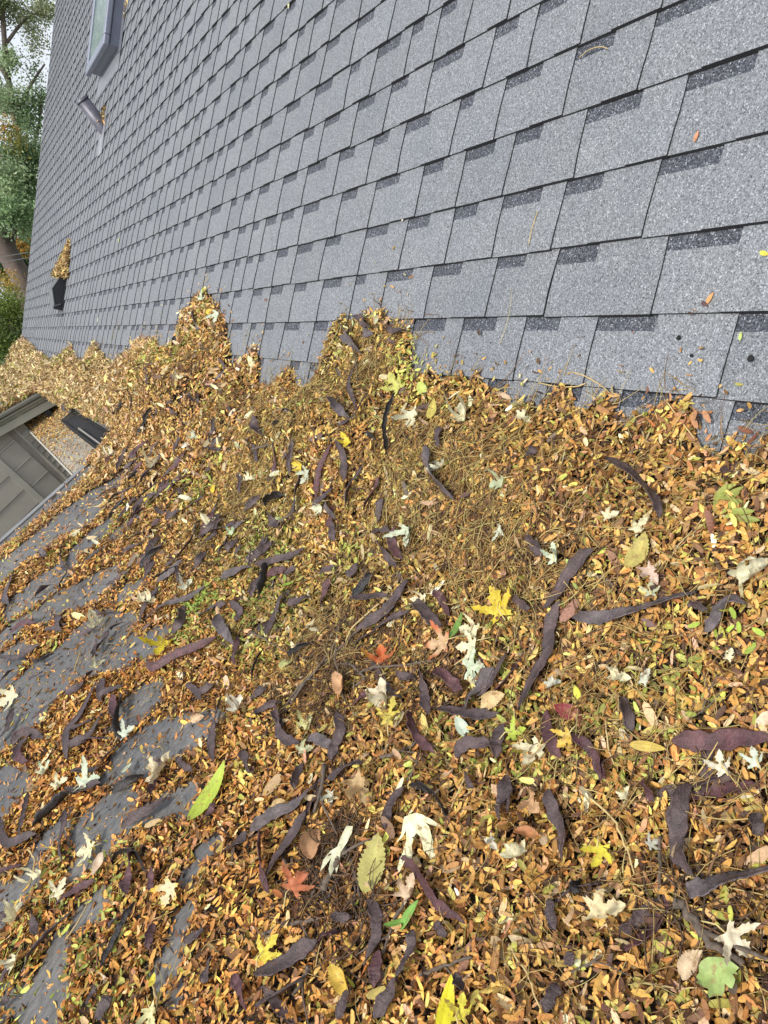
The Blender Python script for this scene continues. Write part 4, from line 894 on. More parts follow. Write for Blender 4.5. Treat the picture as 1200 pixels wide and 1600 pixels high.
def big_leaf(kind, px, py, size, colr, ang=None, label=None, cat='leaf', curl=0.0, tilt=.2, asp=.5, c2=None, name=None, up=.019):
    r_ = random.Random(int(px * 3 + py * 17)); p = hit(px, py); z = proj(p)[2]; S = size * z / F * 1.12
    if kind == 'maple': V, Fc, ve = maple_geo(r_); V = V * S * .53
    elif kind == 'ovate': V, Fc, ve = ovate_geo(r_, asp, .045, .018); V = V * S
    elif kind == 'lance': V, Fc, ve = ovate_geo(r_, asp, .008, .006, .9); V = V * S
    elif colr[2] > .36 or (px * 7 + py) % 3 == 0:
        V, Fc, ve = maple_geo(r_); V = V * S * .72; V[:, 2] *= 1.8; curl = r_.uniform(1.6, 2.6)
    else:
        V, Fc, ve = ovate_geo(r_, asp * 1.15, .06, .03); V[:, 2] += .07 * np.sin(8 * V[:, 0] + px) * np.cos(9 * V[:, 1]); V[:, 1] += .12 * np.sin(3 * V[:, 0] + px); V = V * S; curl = max(curl, 2.0)
    if curl:
        w_ = V[:, 1]; Rr = S / (curl * 1.6); th_ = w_ / Rr; V[:, 1] = np.sin(th_) * Rr; V[:, 2] = V[:, 2] * .6 + (1 - np.cos(th_)) * Rr
    on = p[0] > XJ and not bool(covered(np.array([p[0]]), np.array([p[1]]))[0])
    nn = np.array([-ST, 0, CT]) if on else normals(np.array([p[0]]), np.array([p[1]]), .03)[0]
    view = (CAM - p) / np.linalg.norm(CAM - p)
    nn = nn + np.array([r_.gauss(0, tilt), r_.gauss(0, tilt), 0]) + view * .25
    if ang is None: wa = r_.uniform(0, 6.283)
    else:                                     # image angle (deg, 0 = right, 90 = up) -> direction on the surface
        q = hit(px + 14 * math.cos(R(ang)), py - 14 * math.sin(R(ang))); wa = math.atan2(q[1] - p[1], q[0] - p[0])
    zmin = V[:, 2].min(); V[:, 2] -= zmin * .6
    P = orient(V, p + nn / np.linalg.norm(nn) * (.004 if on else up), nn, wa)
    c = np.array(colr) * .86; vc = np.clip(c[None] * (1 + .22 * ve[:, None]) * (1 + .10 * np.sin(V[:, :1] / S * 13 + px) * np.cos(V[:, 1:2] / S * 11)), 0, .88)
    if c2 is not None:
        m_ = np.clip((np.linalg.norm(V[:, :2], axis=1) / S * 2 - .55) * 2.5, 0, 1)[:, None]; vc = vc * (1 - m_) + np.array(c2) * m_
    C4 = np.concatenate([vc, np.ones((len(vc), 1))], 1)
    nm = name or {'maple': 'maple_leaf', 'ovate': 'elm_leaf', 'lance': 'narrow_leaf', 'curl': 'curled_leaf'}[kind]
    o = mesh(nm, P, Fc, BIG, None, True, None, None, C4)
    if kind == 'maple' and size > 24:
        d = np.array([math.cos(wa), math.sin(wa), 0]); b0 = p + np.array([0, 0, up]); pts = [b0 - d * S * .08, b0 - d * S * .35 + np.array([0, 0, .006]), b0 - d * S * .7 + np.array([d[1], -d[0], 0]) * S * .15]
        g = MB(); g.tube([tuple(q) for q in pts], .0011, 5); g.V = g.V
        m2 = mesh('petiole', g.V, g.F, STEM, o, True, None, g.M, np.tile([.55, .45, .2, 1], (len(g.V), 1)))
    if label: used.add(label)
    tag(o, label or uniq(colour_name(colr) + {'maple': ' lobed maple leaf', 'ovate': ' toothed oval leaf', 'lance': ' narrow leaf', 'curl': ' curled dry leaf'}[kind], px, py), cat, 'larger leaves lying on the litter')
    return o
def colour_name(c):
    r, g_, b = c
    if g_ > r * 1.03: return 'pale green' if b > .25 else 'green'
    if b > .38: return 'cream white'
    if r > .5 and g_ > .42 and b < .2: return 'yellow'
    if r > .4 and g_ < .2: return 'orange-red'
    if b > .22: return 'pale tan'
    if r > .3: return 'tan orange'
    return 'brown'
CR = (.78, .74, .50); PG = (.58, .66, .48); YE = (.72, .56, .06); TA = (.60, .40, .21); YG = (.50, .54, .12); GRN = (.28, .42, .07); RED = (.58, .13, .05); MAR = (.26, .04, .05)
LV = [
 ('ovate', 590, 1355, 78, (.50, .46, .15), 75, 'yellow-green toothed elm leaf standing left of the large cream maple leaf'), ('curl', 647, 1390, 34, (.66, .50, .34), 60), ('maple', 473, 1385, 52, (.55, .18, .08), 60, 'pinkish red lobed leaf left of the half-folded pale maple leaf'),
 ('curl', 498, 1330, 56, (.60, .34, .18), 85), ('lance', 652, 1432, 50, (.20, .40, .08), 50), ('lance', 628, 1458, 42, (.22, .42, .08), 40), ('lance', 702, 1578, 78, (.72, .66, .03), 80, 'tall bright yellow leaf at the bottom edge'),
 ('maple', 730, 1580, 40, (.62, .56, .06), 80), ('maple', 428, 1487, 46, (.74, .62, .08), 60), ('curl', 540, 1535, 48, (.66, .46, .08), 100), 
 ('maple', 1150, 1475, 60, (.74, .66, .48), 320), ('curl', 1095, 1520, 48, (.68, .52, .34), 60), ('maple', 940, 1343, 42, (.76, .66, .07), 250, 'small yellow maple leaf right of the purple pod in the lower right'), ('curl', 950, 1428, 46, (.76, .66, .40), 0), ('curl', 995, 1238, 22, CR, 60),
 ('curl', 1172, 898, 46, (.72, .70, .50), 50), ('ovate', 1005, 870, 56, (.50, .43, .13), 60, 'pale yellow-green elm leaf among orange leaflets on the right'), ('curl', 1027, 900, 32, (.68, .52, .42), 300), ('maple', 1025, 925, 26, (.5, .52, .34), 90), ('maple', 880, 868, 34, (.60, .70, .52), 80),
 ('curl', 957, 812, 24, CR, 30), ('curl', 1005, 817, 26, (.7, .68, .45), 50), ('maple', 787, 945, 62, (.72, .56, .06), 100, 'big bright yellow maple leaf right of centre'), ('lance', 722, 985, 40, (.16, .30, .06), 70), ('maple', 745, 990, 40, (.68, .66, .42), 180), ('maple', 742, 1013, 46, CR, 190), ('maple', 750, 1040, 46, PG, 20),
 ('maple', 600, 1033, 50, (.60, .15, .05), 95, 'orange-red maple leaf with yellow spots near the centre', (.66, .36, .07)), ('maple', 695, 1012, 46, (.62, .42, .24), 200, None, (.5, .14, .05)), ('curl', 612, 1088, 46, (.72, .66, .48), 70), ('maple', 623, 1122, 50, (.62, .52, .10), 60), ('ovate', 723, 1138, 32, (.60, .70, .56), 120),
 ('maple', 667, 940, 30, CR, 190), ('maple', 648, 837, 44, (.55, .62, .46), 250, 'silvery green drooping maple leaf right of the upright pods'), ('maple', 649, 660, 44, (.74, .72, .50), 250, 'drooping white lobed leaf just right of the tall black pod'), ('maple', 784, 762, 34, (.42, .48, .30), 200), ('maple', 795, 828, 26, (.6, .64, .5), 300),
 ('curl', 729, 655, 30, CR, 90), ('curl', 822, 660, 26, CR, 350), ('maple', 624, 598, 44, (.56, .58, .14), 110), ('ovate', 662, 613, 26, (.56, .64, .16), 300), ('lance', 678, 650, 46, (.66, .56, .14), 75), ('maple', 548, 687, 24, (.74, .60, .06), 100), ('maple', 472, 724, 26, (.70, .54, .06), 120), ('maple', 487, 743, 28, (.5, .55, .42), 250),
 ('maple', 505, 793, 28, (.68, .70, .52), 200), ('ovate', 893, 1115, 42, MAR, 170, 'dark crimson leaf lying among pods right of centre'), ('maple', 812, 1153, 34, (.46, .56, .08), 20), ('maple', 845, 1187, 50, (.72, .66, .44), 240), ('maple', 892, 1163, 40, (.68, .46, .08), 230), ('lance', 1020, 1164, 50, (.56, .42, .09), 350), ('maple', 1135, 1196, 38, (.74, .70, .56), 100),
 ('maple', 1192, 1190, 34, (.60, .68, .56), 90), ('curl', 780, 1097, 44, (.68, .50, .26), 30), ('maple', 257, 1018, 44, (.76, .62, .04), 250, 'vivid yellow leaf on the left beside a maroon pod'), ('maple', 205, 1148, 34, (.62, .70, .56), 40, 'white-green maple leaf lying left of the bare membrane patch'), ('maple', 20, 1090, 36, CR, 220), ('maple', 143, 1228, 42, (.62, .70, .52), 30),
 ('maple', 101, 1227, 34, CR, 40), ('maple', 80, 1206, 28, PG, 45), ('ovate', 205, 1210, 22, PG, 70), ('curl', 264, 1208, 44, (.72, .62, .40), 55), ('maple', 146, 1333, 38, (.74, .72, .46), 190), ('curl', 72, 1371, 34, CR, 25), ('maple', 100, 1394, 32, CR, 60), ('curl', 163, 1350, 30, (.66, .5, .36), 50), ('curl', 31, 1433, 28, CR, 60), ('maple', 34, 1510, 32, CR, 240),
 ('lance', 337, 1243, 88, (.46, .58, .08), 58, 'long green and yellow lance-shaped leaf left of centre near the bottom'), ('maple', 272, 1393, 44, (.74, .66, .40), 240, None, (.70, .50, .06)), ('curl', 183, 1532, 26, (.70, .58, .42), 0), ('maple', 247, 1590, 40, (.72, .70, .36), 270), ('ovate', 245, 1538, 18, (.72, .62, .06), 70), ('curl', 240, 944, 22, CR, 0), ('curl', 227, 938, 18, CR, 60),
 ('curl', 161, 981, 26, CR, 60), ('curl', 155, 1048, 20, (.6, .6, .4), 50), ('maple', 245, 843, 22, (.72, .68, .42), 300), ('maple', 122, 838, 18, CR, 240), ('curl', 340, 823, 18, CR, 30), ('maple', 368, 833, 18, (.52, .66, .42), 60), ('curl', 296, 920, 20, (.7, .7, .56), 40), ('curl', 382, 1107, 28, (.7, .68, .56), 60), ('curl', 316, 1122, 24, (.68, .5, .32), 30),
 ('ovate', 453, 923, 20, (.36, .56, .08), 45), ('ovate', 449, 1047, 30, (.66, .68, .28), 60), ('maple', 485, 1133, 30, (.66, .66, .30), 60), ('maple', 475, 1180, 30, (.68, .70, .44), 30), ('curl', 540, 1075, 42, (.58, .34, .18), 80), ('ovate', 237, 785, 18, (.76, .62, .05), 0), ('ovate', 338, 768, 15, (.76, .58, .05), 60), ('lance', 318, 728, 30, (.44, .46, .06), 100),
 ('maple', 308, 684, 20, (.55, .60, .44), 0), ('curl', 245, 730, 20, CR, 70), ('curl', 180, 713, 20, (.74, .7, .5), 20), ('curl', 395, 752, 18, CR, 30), ('maple', 318, 471, 18, (.58, .66, .48), 45), ('maple', 343, 497, 24, (.60, .68, .52), 250), ('ovate', 331, 488, 14, YE, 0), ('maple', 250, 567, 16, (.76, .56, .05), 30), ('curl', 283, 592, 14, CR, 0), ('maple', 265, 545, 16, CR, 0),
 ('curl', 440, 1265, 24, (.62, .44, .2), 20), ('maple', 527, 1245, 24, (.6, .62, .5), 250), ('curl', 568, 1235, 46, (.58, .42, .22), 300), ('curl', 845, 1270, 44, (.62, .38, .2), 310), ('curl', 823, 1312, 34, (.50, .22, .09), 340), ('curl', 815, 1345, 34, (.70, .66, .44), 200), ('curl', 775, 1327, 24, (.64, .62, .5), 300), ('maple', 1018, 1325, 24, (.5, .5, .42), 40),
 ('curl', 1190, 795, 20, (.6, .4, .2), 70), ('curl', 690, 735, 24, (.56, .58, .44), 200), ('curl', 870, 1078, 24, (.58, .6, .5), 40), ('ovate', 911, 1083, 20, (.66, .68, .08), 90), ('curl', 975, 1062, 30, CR, 0), ('curl', 1013, 1056, 22, (.6, .62, .5), 80), ('curl', 1140, 1025, 18, CR, 80), ('maple', 400, 880, 20, (.62, .52, .36), 0), ('maple', 445, 840, 26, (.68, .42, .22), 40)]
for l in LV:
    k, x, y, s_, c = l[:5]; a = l[5] if len(l) > 5 else None; lb = l[6] if len(l) > 6 else None; c2 = l[7] if len(l) > 7 else None
    asp = {'ovate': .52, 'lance': .28, 'curl': .5}.get(k, .5)
    if (x, y) == (590, 1355): asp = .5
    if (x, y) == (1125, 1526): asp = .8
    big_leaf(k, x, y, s_, c, a, lb, curl=({0: .7, 1: 1.4, 2: 2.0}[(x + y) % 3] if k == 'maple' and s_ < 45 else 0), asp=asp, c2=c2, tilt=.12 if s_ > 60 else .3)
def traced_leaf(nm, outline, joint, veins, colr, label, off, cup, bendv):
    jx, jy = joint; p = hit(sum(x for x, y in outline) / len(outline), sum(y for x, y in outline) / len(outline)); z = proj(p)[2]; k = z / F
    poly = [((x - jx) * k / .1, -(y - jy) * k / .1) for x, y in outline]; V, Fc, ve = poly_leaf(poly, [((x - jx) * k / .1, -(y - jy) * k / .1) for x, y in veins], .045)
    cx, cy = np.mean(poly, axis=0); x = V[:, 0] - cx; y = V[:, 1] - cy
    V[:, 2] = cup * (x * x) + bendv * (y * y) - .03 * ve + .03 * np.sin(9 * x) * np.sin(7 * y + 1) + .015 * np.sin(17 * x + 13 * y)
    V = V * .1; V[:, :2] -= np.array([cx, cy]) * .1
    view = (CAM - p) / np.linalg.norm(CAM - p); nn = normals(p[:1], p[1:2], .05)[0] + view * 1.6; nn /= np.linalg.norm(nn)
    rt = Wm @ np.array([1.0, 0, 0]); rt = rt - nn * (rt @ nn); rt /= np.linalg.norm(rt); upv = np.cross(nn, rt)
    P = V @ np.array([rt, upv, nn]) + p + nn * off
    vc = np.clip(np.array(colr)[None] * (1 + .22 * ve[:, None]), 0, .88); o = mesh(nm, P, Fc, BIG, None, True, None, None, np.concatenate([vc, np.ones((len(P), 1))], 1))
    used.add(label); return tag(o, label, 'leaf', 'larger leaves lying on the litter')
C_ = lambda L, ox, oy: [(ox + x / 3, oy + y / 3) for x, y in L]
traced_leaf('maple_leaf', C_([(770, 233), (745, 240), (715, 250), (700, 285), (690, 320), (666, 352), (698, 330), (714, 300), (716, 345), (700, 400), (686, 425), (676, 468), (690, 484), (708, 445), (722, 418), (736, 456), (748, 408), (742, 372), (752, 335), (768, 318), (786, 335), (798, 372), (800, 395), (822, 415), (836, 448), (858, 472), (858, 425), (846, 398), (852, 375), (838, 330), (830, 295), (812, 276), (845, 290), (885, 296), (856, 272), (838, 262), (805, 244)], 400, 1200), (656.7, 1278), C_([(740, 450), (685, 475), (856, 465), (880, 294), (668, 350)], 400, 1200), (.82, .80, .50), 'large cream silver maple leaf with pointed lobes hanging down, beside the elm leaf', .024, -.5, .4)
traced_leaf('broad_leaf', C_([(985, 913), (1015, 916), (1050, 930), (1068, 945), (1084, 962), (1066, 976), (1072, 990), (1050, 984), (1056, 1008), (1048, 1022), (1030, 1040), (1018, 1034), (1004, 1018), (996, 1045), (984, 1066), (955, 1062), (925, 1071), (922, 1052), (928, 1036), (905, 1024), (880, 1006), (892, 996), (886, 984), (902, 968), (908, 940), (925, 924), (955, 911)], 800, 1200), (1128, 1520), C_([(1080, 962), (1030, 1038), (945, 1066), (885, 1004), (955, 914)], 800, 1200), (.30, .40, .13), 'broad pleated green leaf with notched lobes near the lower right corner', .022, .3, .5)
traced_leaf('maple_leaf', C_([(470, 300), (440, 300), (415, 340), (395, 385), (360, 400), (330, 440), (318, 488), (345, 462), (365, 430), (362, 480), (372, 516), (388, 470), (398, 500), (408, 450), (412, 410), (440, 370), (465, 330)], 400, 1200), (550, 1305), C_([(322, 480), (372, 510), (400, 490)], 400, 1200), (.66, .66, .46), 'half-folded pale maple leaf beside a bundle of grey twigs', .026, -.4, .5)
# a green pinnate spray on the right
g = empty('leaf_spray', tuple(hit(1150, 797))); tag(g, 'green pinnate leaf spray lying on orange leaflets near the right edge', 'leaf spray')
for i, (x, y, a) in enumerate([(1132, 780, 250), (1138, 772, 20), (1146, 785, 200), (1150, 778, 20), (1160, 796, 345), (1143, 800, 225), (1165, 808, 345), (1152, 812, 215), (1172, 820, 335), (1124, 790, 260)]):
    r_ = random.Random(i); V, Fc, ve = ovate_geo(r_, .34, 0, 0); p = hit(x, y); q = hit(x + 10 * math.cos(R(a)), y - 10 * math.sin(R(a)))
    V = V * .032; P = orient(V, p + np.array([0, 0, .012]), normals(p[:1], p[1:2], .03)[0] + np.array([-.2, -.2, .3]), math.atan2(q[1] - p[1], q[0] - p[0]))
    cgr = np.array([.30, .34, .08]) * r_.uniform(.8, 1.2); mesh('leaflet', P, Fc, BIG, g, True, None, None, np.concatenate([np.clip(cgr[None] * (1 + .2 * ve[:, None]), 0, 1), np.ones((len(P), 1))], 1))
gg = MB(); gg.tube([tuple(hit(x, y) + np.array([0, 0, .012])) for x, y in ((1122, 768), (1140, 782), (1156, 800), (1178, 826))], .0009, 5)
mesh('leaf_stalk', gg.V, gg.F, STEM, g, True, None, gg.M, np.tile([.45, .38, .12, 1], (len(gg.V), 1)))
# leaves and chips on the shingles
def roof_leaf(px, py, size, colr, ang, label, asp=.42, curl=.8):
    p, s = on_roof(px, py, .010); z = proj(p)[2]; S = size * z / F; r_ = random.Random(int(px)); V, Fc, ve = ovate_geo(r_, asp, .01, 0); V = V * S
    th_ = V[:, 1] * curl * 2.5 / S; V[:, 1] = np.sin(th_) * S / (curl * 2.5); V[:, 2] = V[:, 2] * .3 + (1 - np.cos(th_)) * S / (curl * 2.5)
    q, _ = on_roof(px + 10 * math.cos(R(ang)), py - 10 * math.sin(R(ang)), .010); nn = Vector((-ST, 0, CT)); t = Vector((q - p).tolist()).normalized(); b = nn.cross(t)
    P = V @ np.array([t, b, nn]) + p; C4 = np.concatenate([np.clip(np.array(colr)[None] * (1 + .2 * ve[:, None]), 0, 1), np.ones((len(P), 1))], 1)
    tag(mesh('fallen_leaf', P, Fc, BIG, None, True, None, None, C4), label, 'leaf', 'single leaves fallen on the shingles')
roof_leaf(1088, 213, 17, (.60, .27, .14), 70, 'small orange leaflet on the shingles near the upper right')
roof_leaf(1109, 466, 20, (.58, .30, .12), 60, 'tan curled leaflet on the shingles beside its dark shrivelled half')
roof_leaf(1101, 475, 16, (.10, .06, .06), 330, 'dark brown shrivelled leaf piece beside the tan curled leaflet')
roof_leaf(1194, 396, 18, (.66, .62, .08), 340, 'yellow leaf on the shingles at the right edge')
roof_leaf(631, 338, 16, (.74, .70, .56), 70, 'cream curled leaf caught on a shingle edge at upper centre')
roof_leaf(452, 4, 18, (.66, .68, .40), 80, 'pale green leaf with hanging stem at the very top')
roof_leaf(153, 500, 9, (.74, .76, .60), 80, 'tiny white leaf on the far shingles right of the vent')
roof_leaf(186, 375, 10, (.62, .62, .30), 80, 'tiny pale yellow leaf on the far shingles above the white one', )
roof_leaf(1157, 525, 14, (.48, .60, .16), 80, 'small green leaflet at a shingle joint on the right')
roof_leaf(1107, 609, 14, (.66, .42, .18), 50, 'left of two small orange leaflets low on the right shingles')
roof_leaf(1122, 604, 15, (.66, .42, .18), 15, 'right of two small orange leaflets low on the right shingles')
roof_leaf(1157, 641, 13, (.60, .36, .14), 10, 'small orange leaflet lying on a dark shingle band near the right edge')
roof_leaf(1148, 680, 15, (.58, .32, .12), 60, 'orange leaflet left of the red-brown bark chips')
roof_leaf(1103, 673, 9, (.62, .34, .2), 80, 'tiny pink-orange leaf crumb on the lowest visible shingles')
roof_leaf(797, 568, 10, (.62, .5, .2), 60, 'tiny yellowish leaflet on the shingles right of the near leaf peak')
roof_leaf(595, 468, 9, (.55, .25, .1), 80, 'tiny rust speck of leaf above the near leaf peak')
roof_leaf(638, 516, 9, (.35, .5, .1), 80, 'tiny green leaflet right of the near leaf peak')
roof_leaf(955, 640, 20, (.45, .24, .12), 80, 'upright brown leaflet at the crest of the litter right of centre')
roof_leaf(1165, 672, 30, (.20, .075, .04), 340, 'red-brown bark chip, the upper of two near the right edge', .28, .5)
roof_leaf(1176, 685, 34, (.16, .06, .035), 45, 'red-brown bark splinter, the lower of two near the right edge', .16, .5)
def chip(px, py, s_, label):
    p, _ = on_roof(px, py, .011); z = proj(p)[2]; S = s_ * z / F; r_ = random.Random(px); V = []
    for k in range(7):
        a = k * 6.283 / 7; q = S * .5 * r_.uniform(.6, 1); V.append(np.array([CT * math.cos(a) * q * 1.3, math.sin(a) * q, ST * math.cos(a) * q * 1.3]) + p)
    V += [v + np.array([-ST, 0, CT]) * .003 for v in V]
    tag(mesh('bark_chip', V, [tuple(range(7)), tuple(range(7, 14))] + [(k, (k + 1) % 7, 7 + (k + 1) % 7, 7 + k) for k in range(7)], DARKM), label, 'debris chip')
chip(1061, 528, 8, 'tiny black chip on the shingles left of the green leaflet'); chip(1081, 556, 6, 'smallest black chip, below the other on the same shingle'); chip(1174, 560, 13, 'largest black chip on the shingles at the right edge')
# ------------------------------------------------------------------ twigs
def twig(pl, wpx, label=None, mat=BARK, side=True):
    W3 = [hit(x, y) for x, y in pl]; C3 = spline(W3, 4 * len(pl)); r_ = random.Random(int(sum(pl[0]))); z = proj(C3[0])[2]; rad = max(wpx * z / F / 2, .0009)
    hz = np.array([Hs(p[0], p[1]) for p in C3]); C3[:, 2] = np.maximum(np.linspace(hz[0], hz[-1], len(hz)), hz) + .008 + rad
    C3[:, :2] += np.array([[r_.gauss(0, rad * .4), r_.gauss(0, rad * .4)] for _ in C3])
    g = MB(); rads = [rad * (1.1 - .5 * i / len(C3)) * r_.uniform(.85, 1.15) for i in range(len(C3))]; g.tube([tuple(p) for p in C3], rads, 7)
    o = g.build('twig', mat, None, True)
    cx = sum(p[0] for p in pl) / len(pl); cy = sum(p[1] for p in pl) / len(pl)
    if side and len(C3) > 6:
        i = len(C3) // 2; d = C3[i + 1] - C3[i - 1]; d /= np.linalg.norm(d); s_ = np.cross(d, [0, 0, 1]); L = rad * r_.uniform(12, 22)
        g = MB(); sg = r_.choice([-1, 1]); g.tube([tuple(C3[i]), tuple(C3[i] + (d * .6 + s_ * sg * .6) * L * .5 + np.array([0, 0, .004])), tuple(C3[i] + (d * .8 + s_ * sg * .9) * L)], [rad * .6, rad * .45, rad * .25], 5); g.build('side_twig', mat, o, True)
    big = 'thick' if wpx > 7 else ('slender' if wpx > 3.5 else 'thin')
    tag(o, label or uniq(f'{big} brown twig', cx, cy), 'twig', 'twigs in the leaf litter')
PALE = plain('pale_straw', (.50, .38, .17), .7, 0, .2, 40)
for a in [([(458, 1105), (490, 1068), (520, 1035), (545, 1010), (580, 975)], 5), ([(440, 1130), (470, 1085), (500, 1060), (535, 1000)], 4), ([(545, 1040), (567, 1055), (575, 1065)], 6), ([(560, 1058), (600, 1050), (640, 1045), (690, 1035)], 4), ([(575, 1065), (555, 1080)], 5),
          ([(535, 980), (532, 1040), (545, 1100)], 4), ([(505, 1020), (530, 990), (560, 950)], 3), ([(550, 1340), (565, 1390), (570, 1420), (571, 1470)], 5), ([(556, 1345), (560, 1400), (563, 1450)], 4), ([(420, 1465), (450, 1450), (490, 1443), (510, 1440)], 7), ([(510, 1400), (525, 1370), (545, 1330), (552, 1300)], 12, 'thick grey broken twig in the bundle behind the half-folded maple leaf'),
          ([(515, 1200), (508, 1240), (498, 1275)], 8), ([(497, 1410), (520, 1378), (540, 1355)], 6), ([(485, 1420), (500, 1395), (515, 1380)], 5), ([(1063, 1415), (1085, 1440), (1110, 1475), (1170, 1515)], 16, 'thick dark mottled twig pointing at the broad green leaf'), ([(1035, 1310), (1036, 1360), (1037, 1430)], 6), ([(660, 1528), (700, 1515), (740, 1500)], 6),
          ([(650, 1395), (625, 1440), (610, 1480), (600, 1500)], 6), ([(895, 1525), (930, 1508), (960, 1490)], 5), ([(490, 1515), (480, 1535), (465, 1560)], 7), ([(445, 1330), (455, 1370), (450, 1410)], 5), ([(640, 1225), (655, 1200), (660, 1180)], 4), ([(398, 705), (425, 700)], 4), ([(600, 1190), (630, 1180), (660, 1160)], 6),
          ([(432, 828), (450, 815), (465, 803)], 5), ([(530, 500), (560, 560), (562, 610)], 2), ([(1100, 1120), (1110, 1090), (1125, 1060)], 4), ([(1080, 1130), (1110, 1110), (1128, 1090)], 3), ([(455, 1000), (470, 1025), (490, 1040)], 3), ([(395, 990), (430, 1010), (470, 1035)], 3)]:
    twig(*a)
for a in [([(940, 1080), (990, 1110), (1050, 1140), (1085, 1175)], 3), ([(950, 1130), (958, 1180), (965, 1200)], 3), ([(925, 1250), (965, 1290), (985, 1330), (995, 1370)], 4), ([(1060, 1370), (1120, 1385), (1200, 1405)], 3), ([(740, 1200), (720, 1250), (700, 1290)], 3), ([(1010, 1540), (1060, 1548), (1105, 1550)], 3), ([(800, 1480), (830, 1530), (850, 1580)], 4),
          ([(50, 1330), (60, 1350), (52, 1385)], 3), ([(110, 1470), (130, 1440), (142, 1415)], 3), ([(245, 1545), (252, 1570), (247, 1590)], 4), ([(330, 1000), (345, 985)], 2), ([(100, 1108), (140, 1085)], 3), ([(120, 1050), (130, 1020)], 2), ([(600, 945), (560, 990), (540, 1020)], 3), ([(650, 925), (700, 920), (760, 895)], 2), ([(1030, 900), (1090, 830), (1110, 800)], 2), ([(800, 1070), (830, 1040), (850, 1000)], 2)]:
    pl, wp = a; twig(pl, wp, uniq('pale straw-coloured leaf stalk', pl[0][0], pl[0][1]), PALE, False)
def roof_straw(pl, label, h=.012, wpx=2.2):
    P = [on_roof(x, y, h)[0] for x, y in pl]; C3 = spline(P, 12); z = proj(C3[0])[2]; g = MB(); g.tube([tuple(p) for p in C3], wpx * z / F / 2, 5); tag(g.build('straw_stem', PALE, None, True), label, 'stem')
roof_straw([(893, 581), (915, 588), (940, 603), (952, 614)], 'long pale stem arching over the litter crest onto the shingles'); roof_straw([(1042, 628), (1062, 655), (1085, 685)], 'pale stem lying across the small leaf clump at the right crest', .03)
roof_straw([(842, 598), (870, 604), (900, 604), (915, 599)], 'thin curved stem along the lowest shingle edge'); roof_straw([(905, 90), (920, 78), (938, 73), (950, 76)], 'fine pale curved stem on the upper right shingles', .012, 1.3); roof_straw([(840, 330), (832, 355), (826, 382)], 'thin tan stem standing on the right-centre shingles', .012, 1.6)
# small clump of brown leaves above the crest
cp = on_roof(1055, 665, .02)[0]; n = 90; P = np.array([RP(on_roof(1055, 662)[1] + rng.normal(0, .016), cp[1] + rng.normal(0, .03), .012 + abs(rng.normal(0, .012))) for _ in range(n)])
L = rng.uniform(.014, .026, n); vh = leaflet_arrays(P, np.tile([[-.6, 0, .8]], (n, 1)), L, L * .4, .6, np.array([.36, .18, .09]) * rng.uniform(.6, 1.4, (n, 1)), True); o = big_mesh('leaf_clump', vh[0], vh[1], LEAF, vh[2]); link(o); tag(o, kind='stuff')
# ------------------------------------------------------------------ trees beyond the roof
TB = plain('tree_bark', (.13, .10, .085), .9, 0, .4, 3)
def foliage(blobs, name, parent, seed):
    r = np.random.default_rng(seed); PP = []; CC = []; SS = []
    for (c, rad, n, colr, ls) in blobs:
        q = r.normal(0, 1, (n, 3)); q /= np.linalg.norm(q, axis=1)[:, None]; q *= (r.random(n) ** .45)[:, None]
        # break the ball up into sprays
        k = max(4, n // 60); cl = r.normal(0, 1, (k, 3)); cl /= np.linalg.norm(cl, axis=1)[:, None]; cl *= (r.random(k) ** .5)[:, None]; ids = r.integers(0, k, n)
        q = cl[ids] + q * .28; PP.append(np.array(c) + q * rad * np.array([1, 1, .85])); CC.append(np.array(colr) * r.lognormal(0, .3, (n, 1)) * (r.uniform(.6, 1.3, k)[ids])[:, None]); SS.append(np.full(n, ls) * r.uniform(.6, 1.3, n))
    PP, CC, SS = [np.repeat(a, 2, 0) + r.normal(0, .12, (len(a) * 2, 3)) for a in PP], [np.repeat(a, 2, 0) for a in CC], [np.repeat(a, 2) * .8 for a in SS]; P = np.vstack(PP); C = np.clip(np.vstack(CC), .005, .7); L = np.concatenate(SS)
    nn = r.normal(0, 1, P.shape) + np.array([0, 0, .5]); nn /= np.linalg.norm(nn, axis=1)[:, None]
    V, T, C4 = leaflet_arrays(P, nn, L, L * .6, .2, C, False, r)
    o = big_mesh(name, V, T, GREEN, C4); pl_ = np.array(parent.location); o.data.transform(Matrix.Translation((-pl_).tolist())); link(o, parent); o['kind'] = 'stuff'; return o
def limb(par, nm, px, Y, r0, r1):
    P = [at_y(x, y, Y) for x, y in px]; C3 = spline(P, 10); g = MB(); g.tube([tuple(p) for p in C3], [r0 + (r1 - r0) * i / 9 for i in range(10)], 9); g.build(nm, TB, par, True)
def blob(x, y, rpx, Y, n, c, ls=.09):
    p = at_y(x, y, Y); z = proj(p)[2]; return (tuple(p), rpx * z / F, n, c, ls)
G1 = (.23, .34, .17); G2 = (.34, .45, .25); G3 = (.42, .46, .27); OR = (.45, .25, .05); GY = (.30, .28, .07)  # the G greens are lightened: distance haze is put into the leaf colour
def tree(label, cat, root_xy, limbs, blobs, seed, nm='tree'):
    t = empty(nm, (root_xy[0], root_xy[1], -3.2)); tag(t, label, cat, 'trees and bushes beyond the roof')
    for l in limbs: limb(t, *l)
    foliage(blobs, 'crown', t, seed); return t
b_ = at_y(60, 520, 17); 
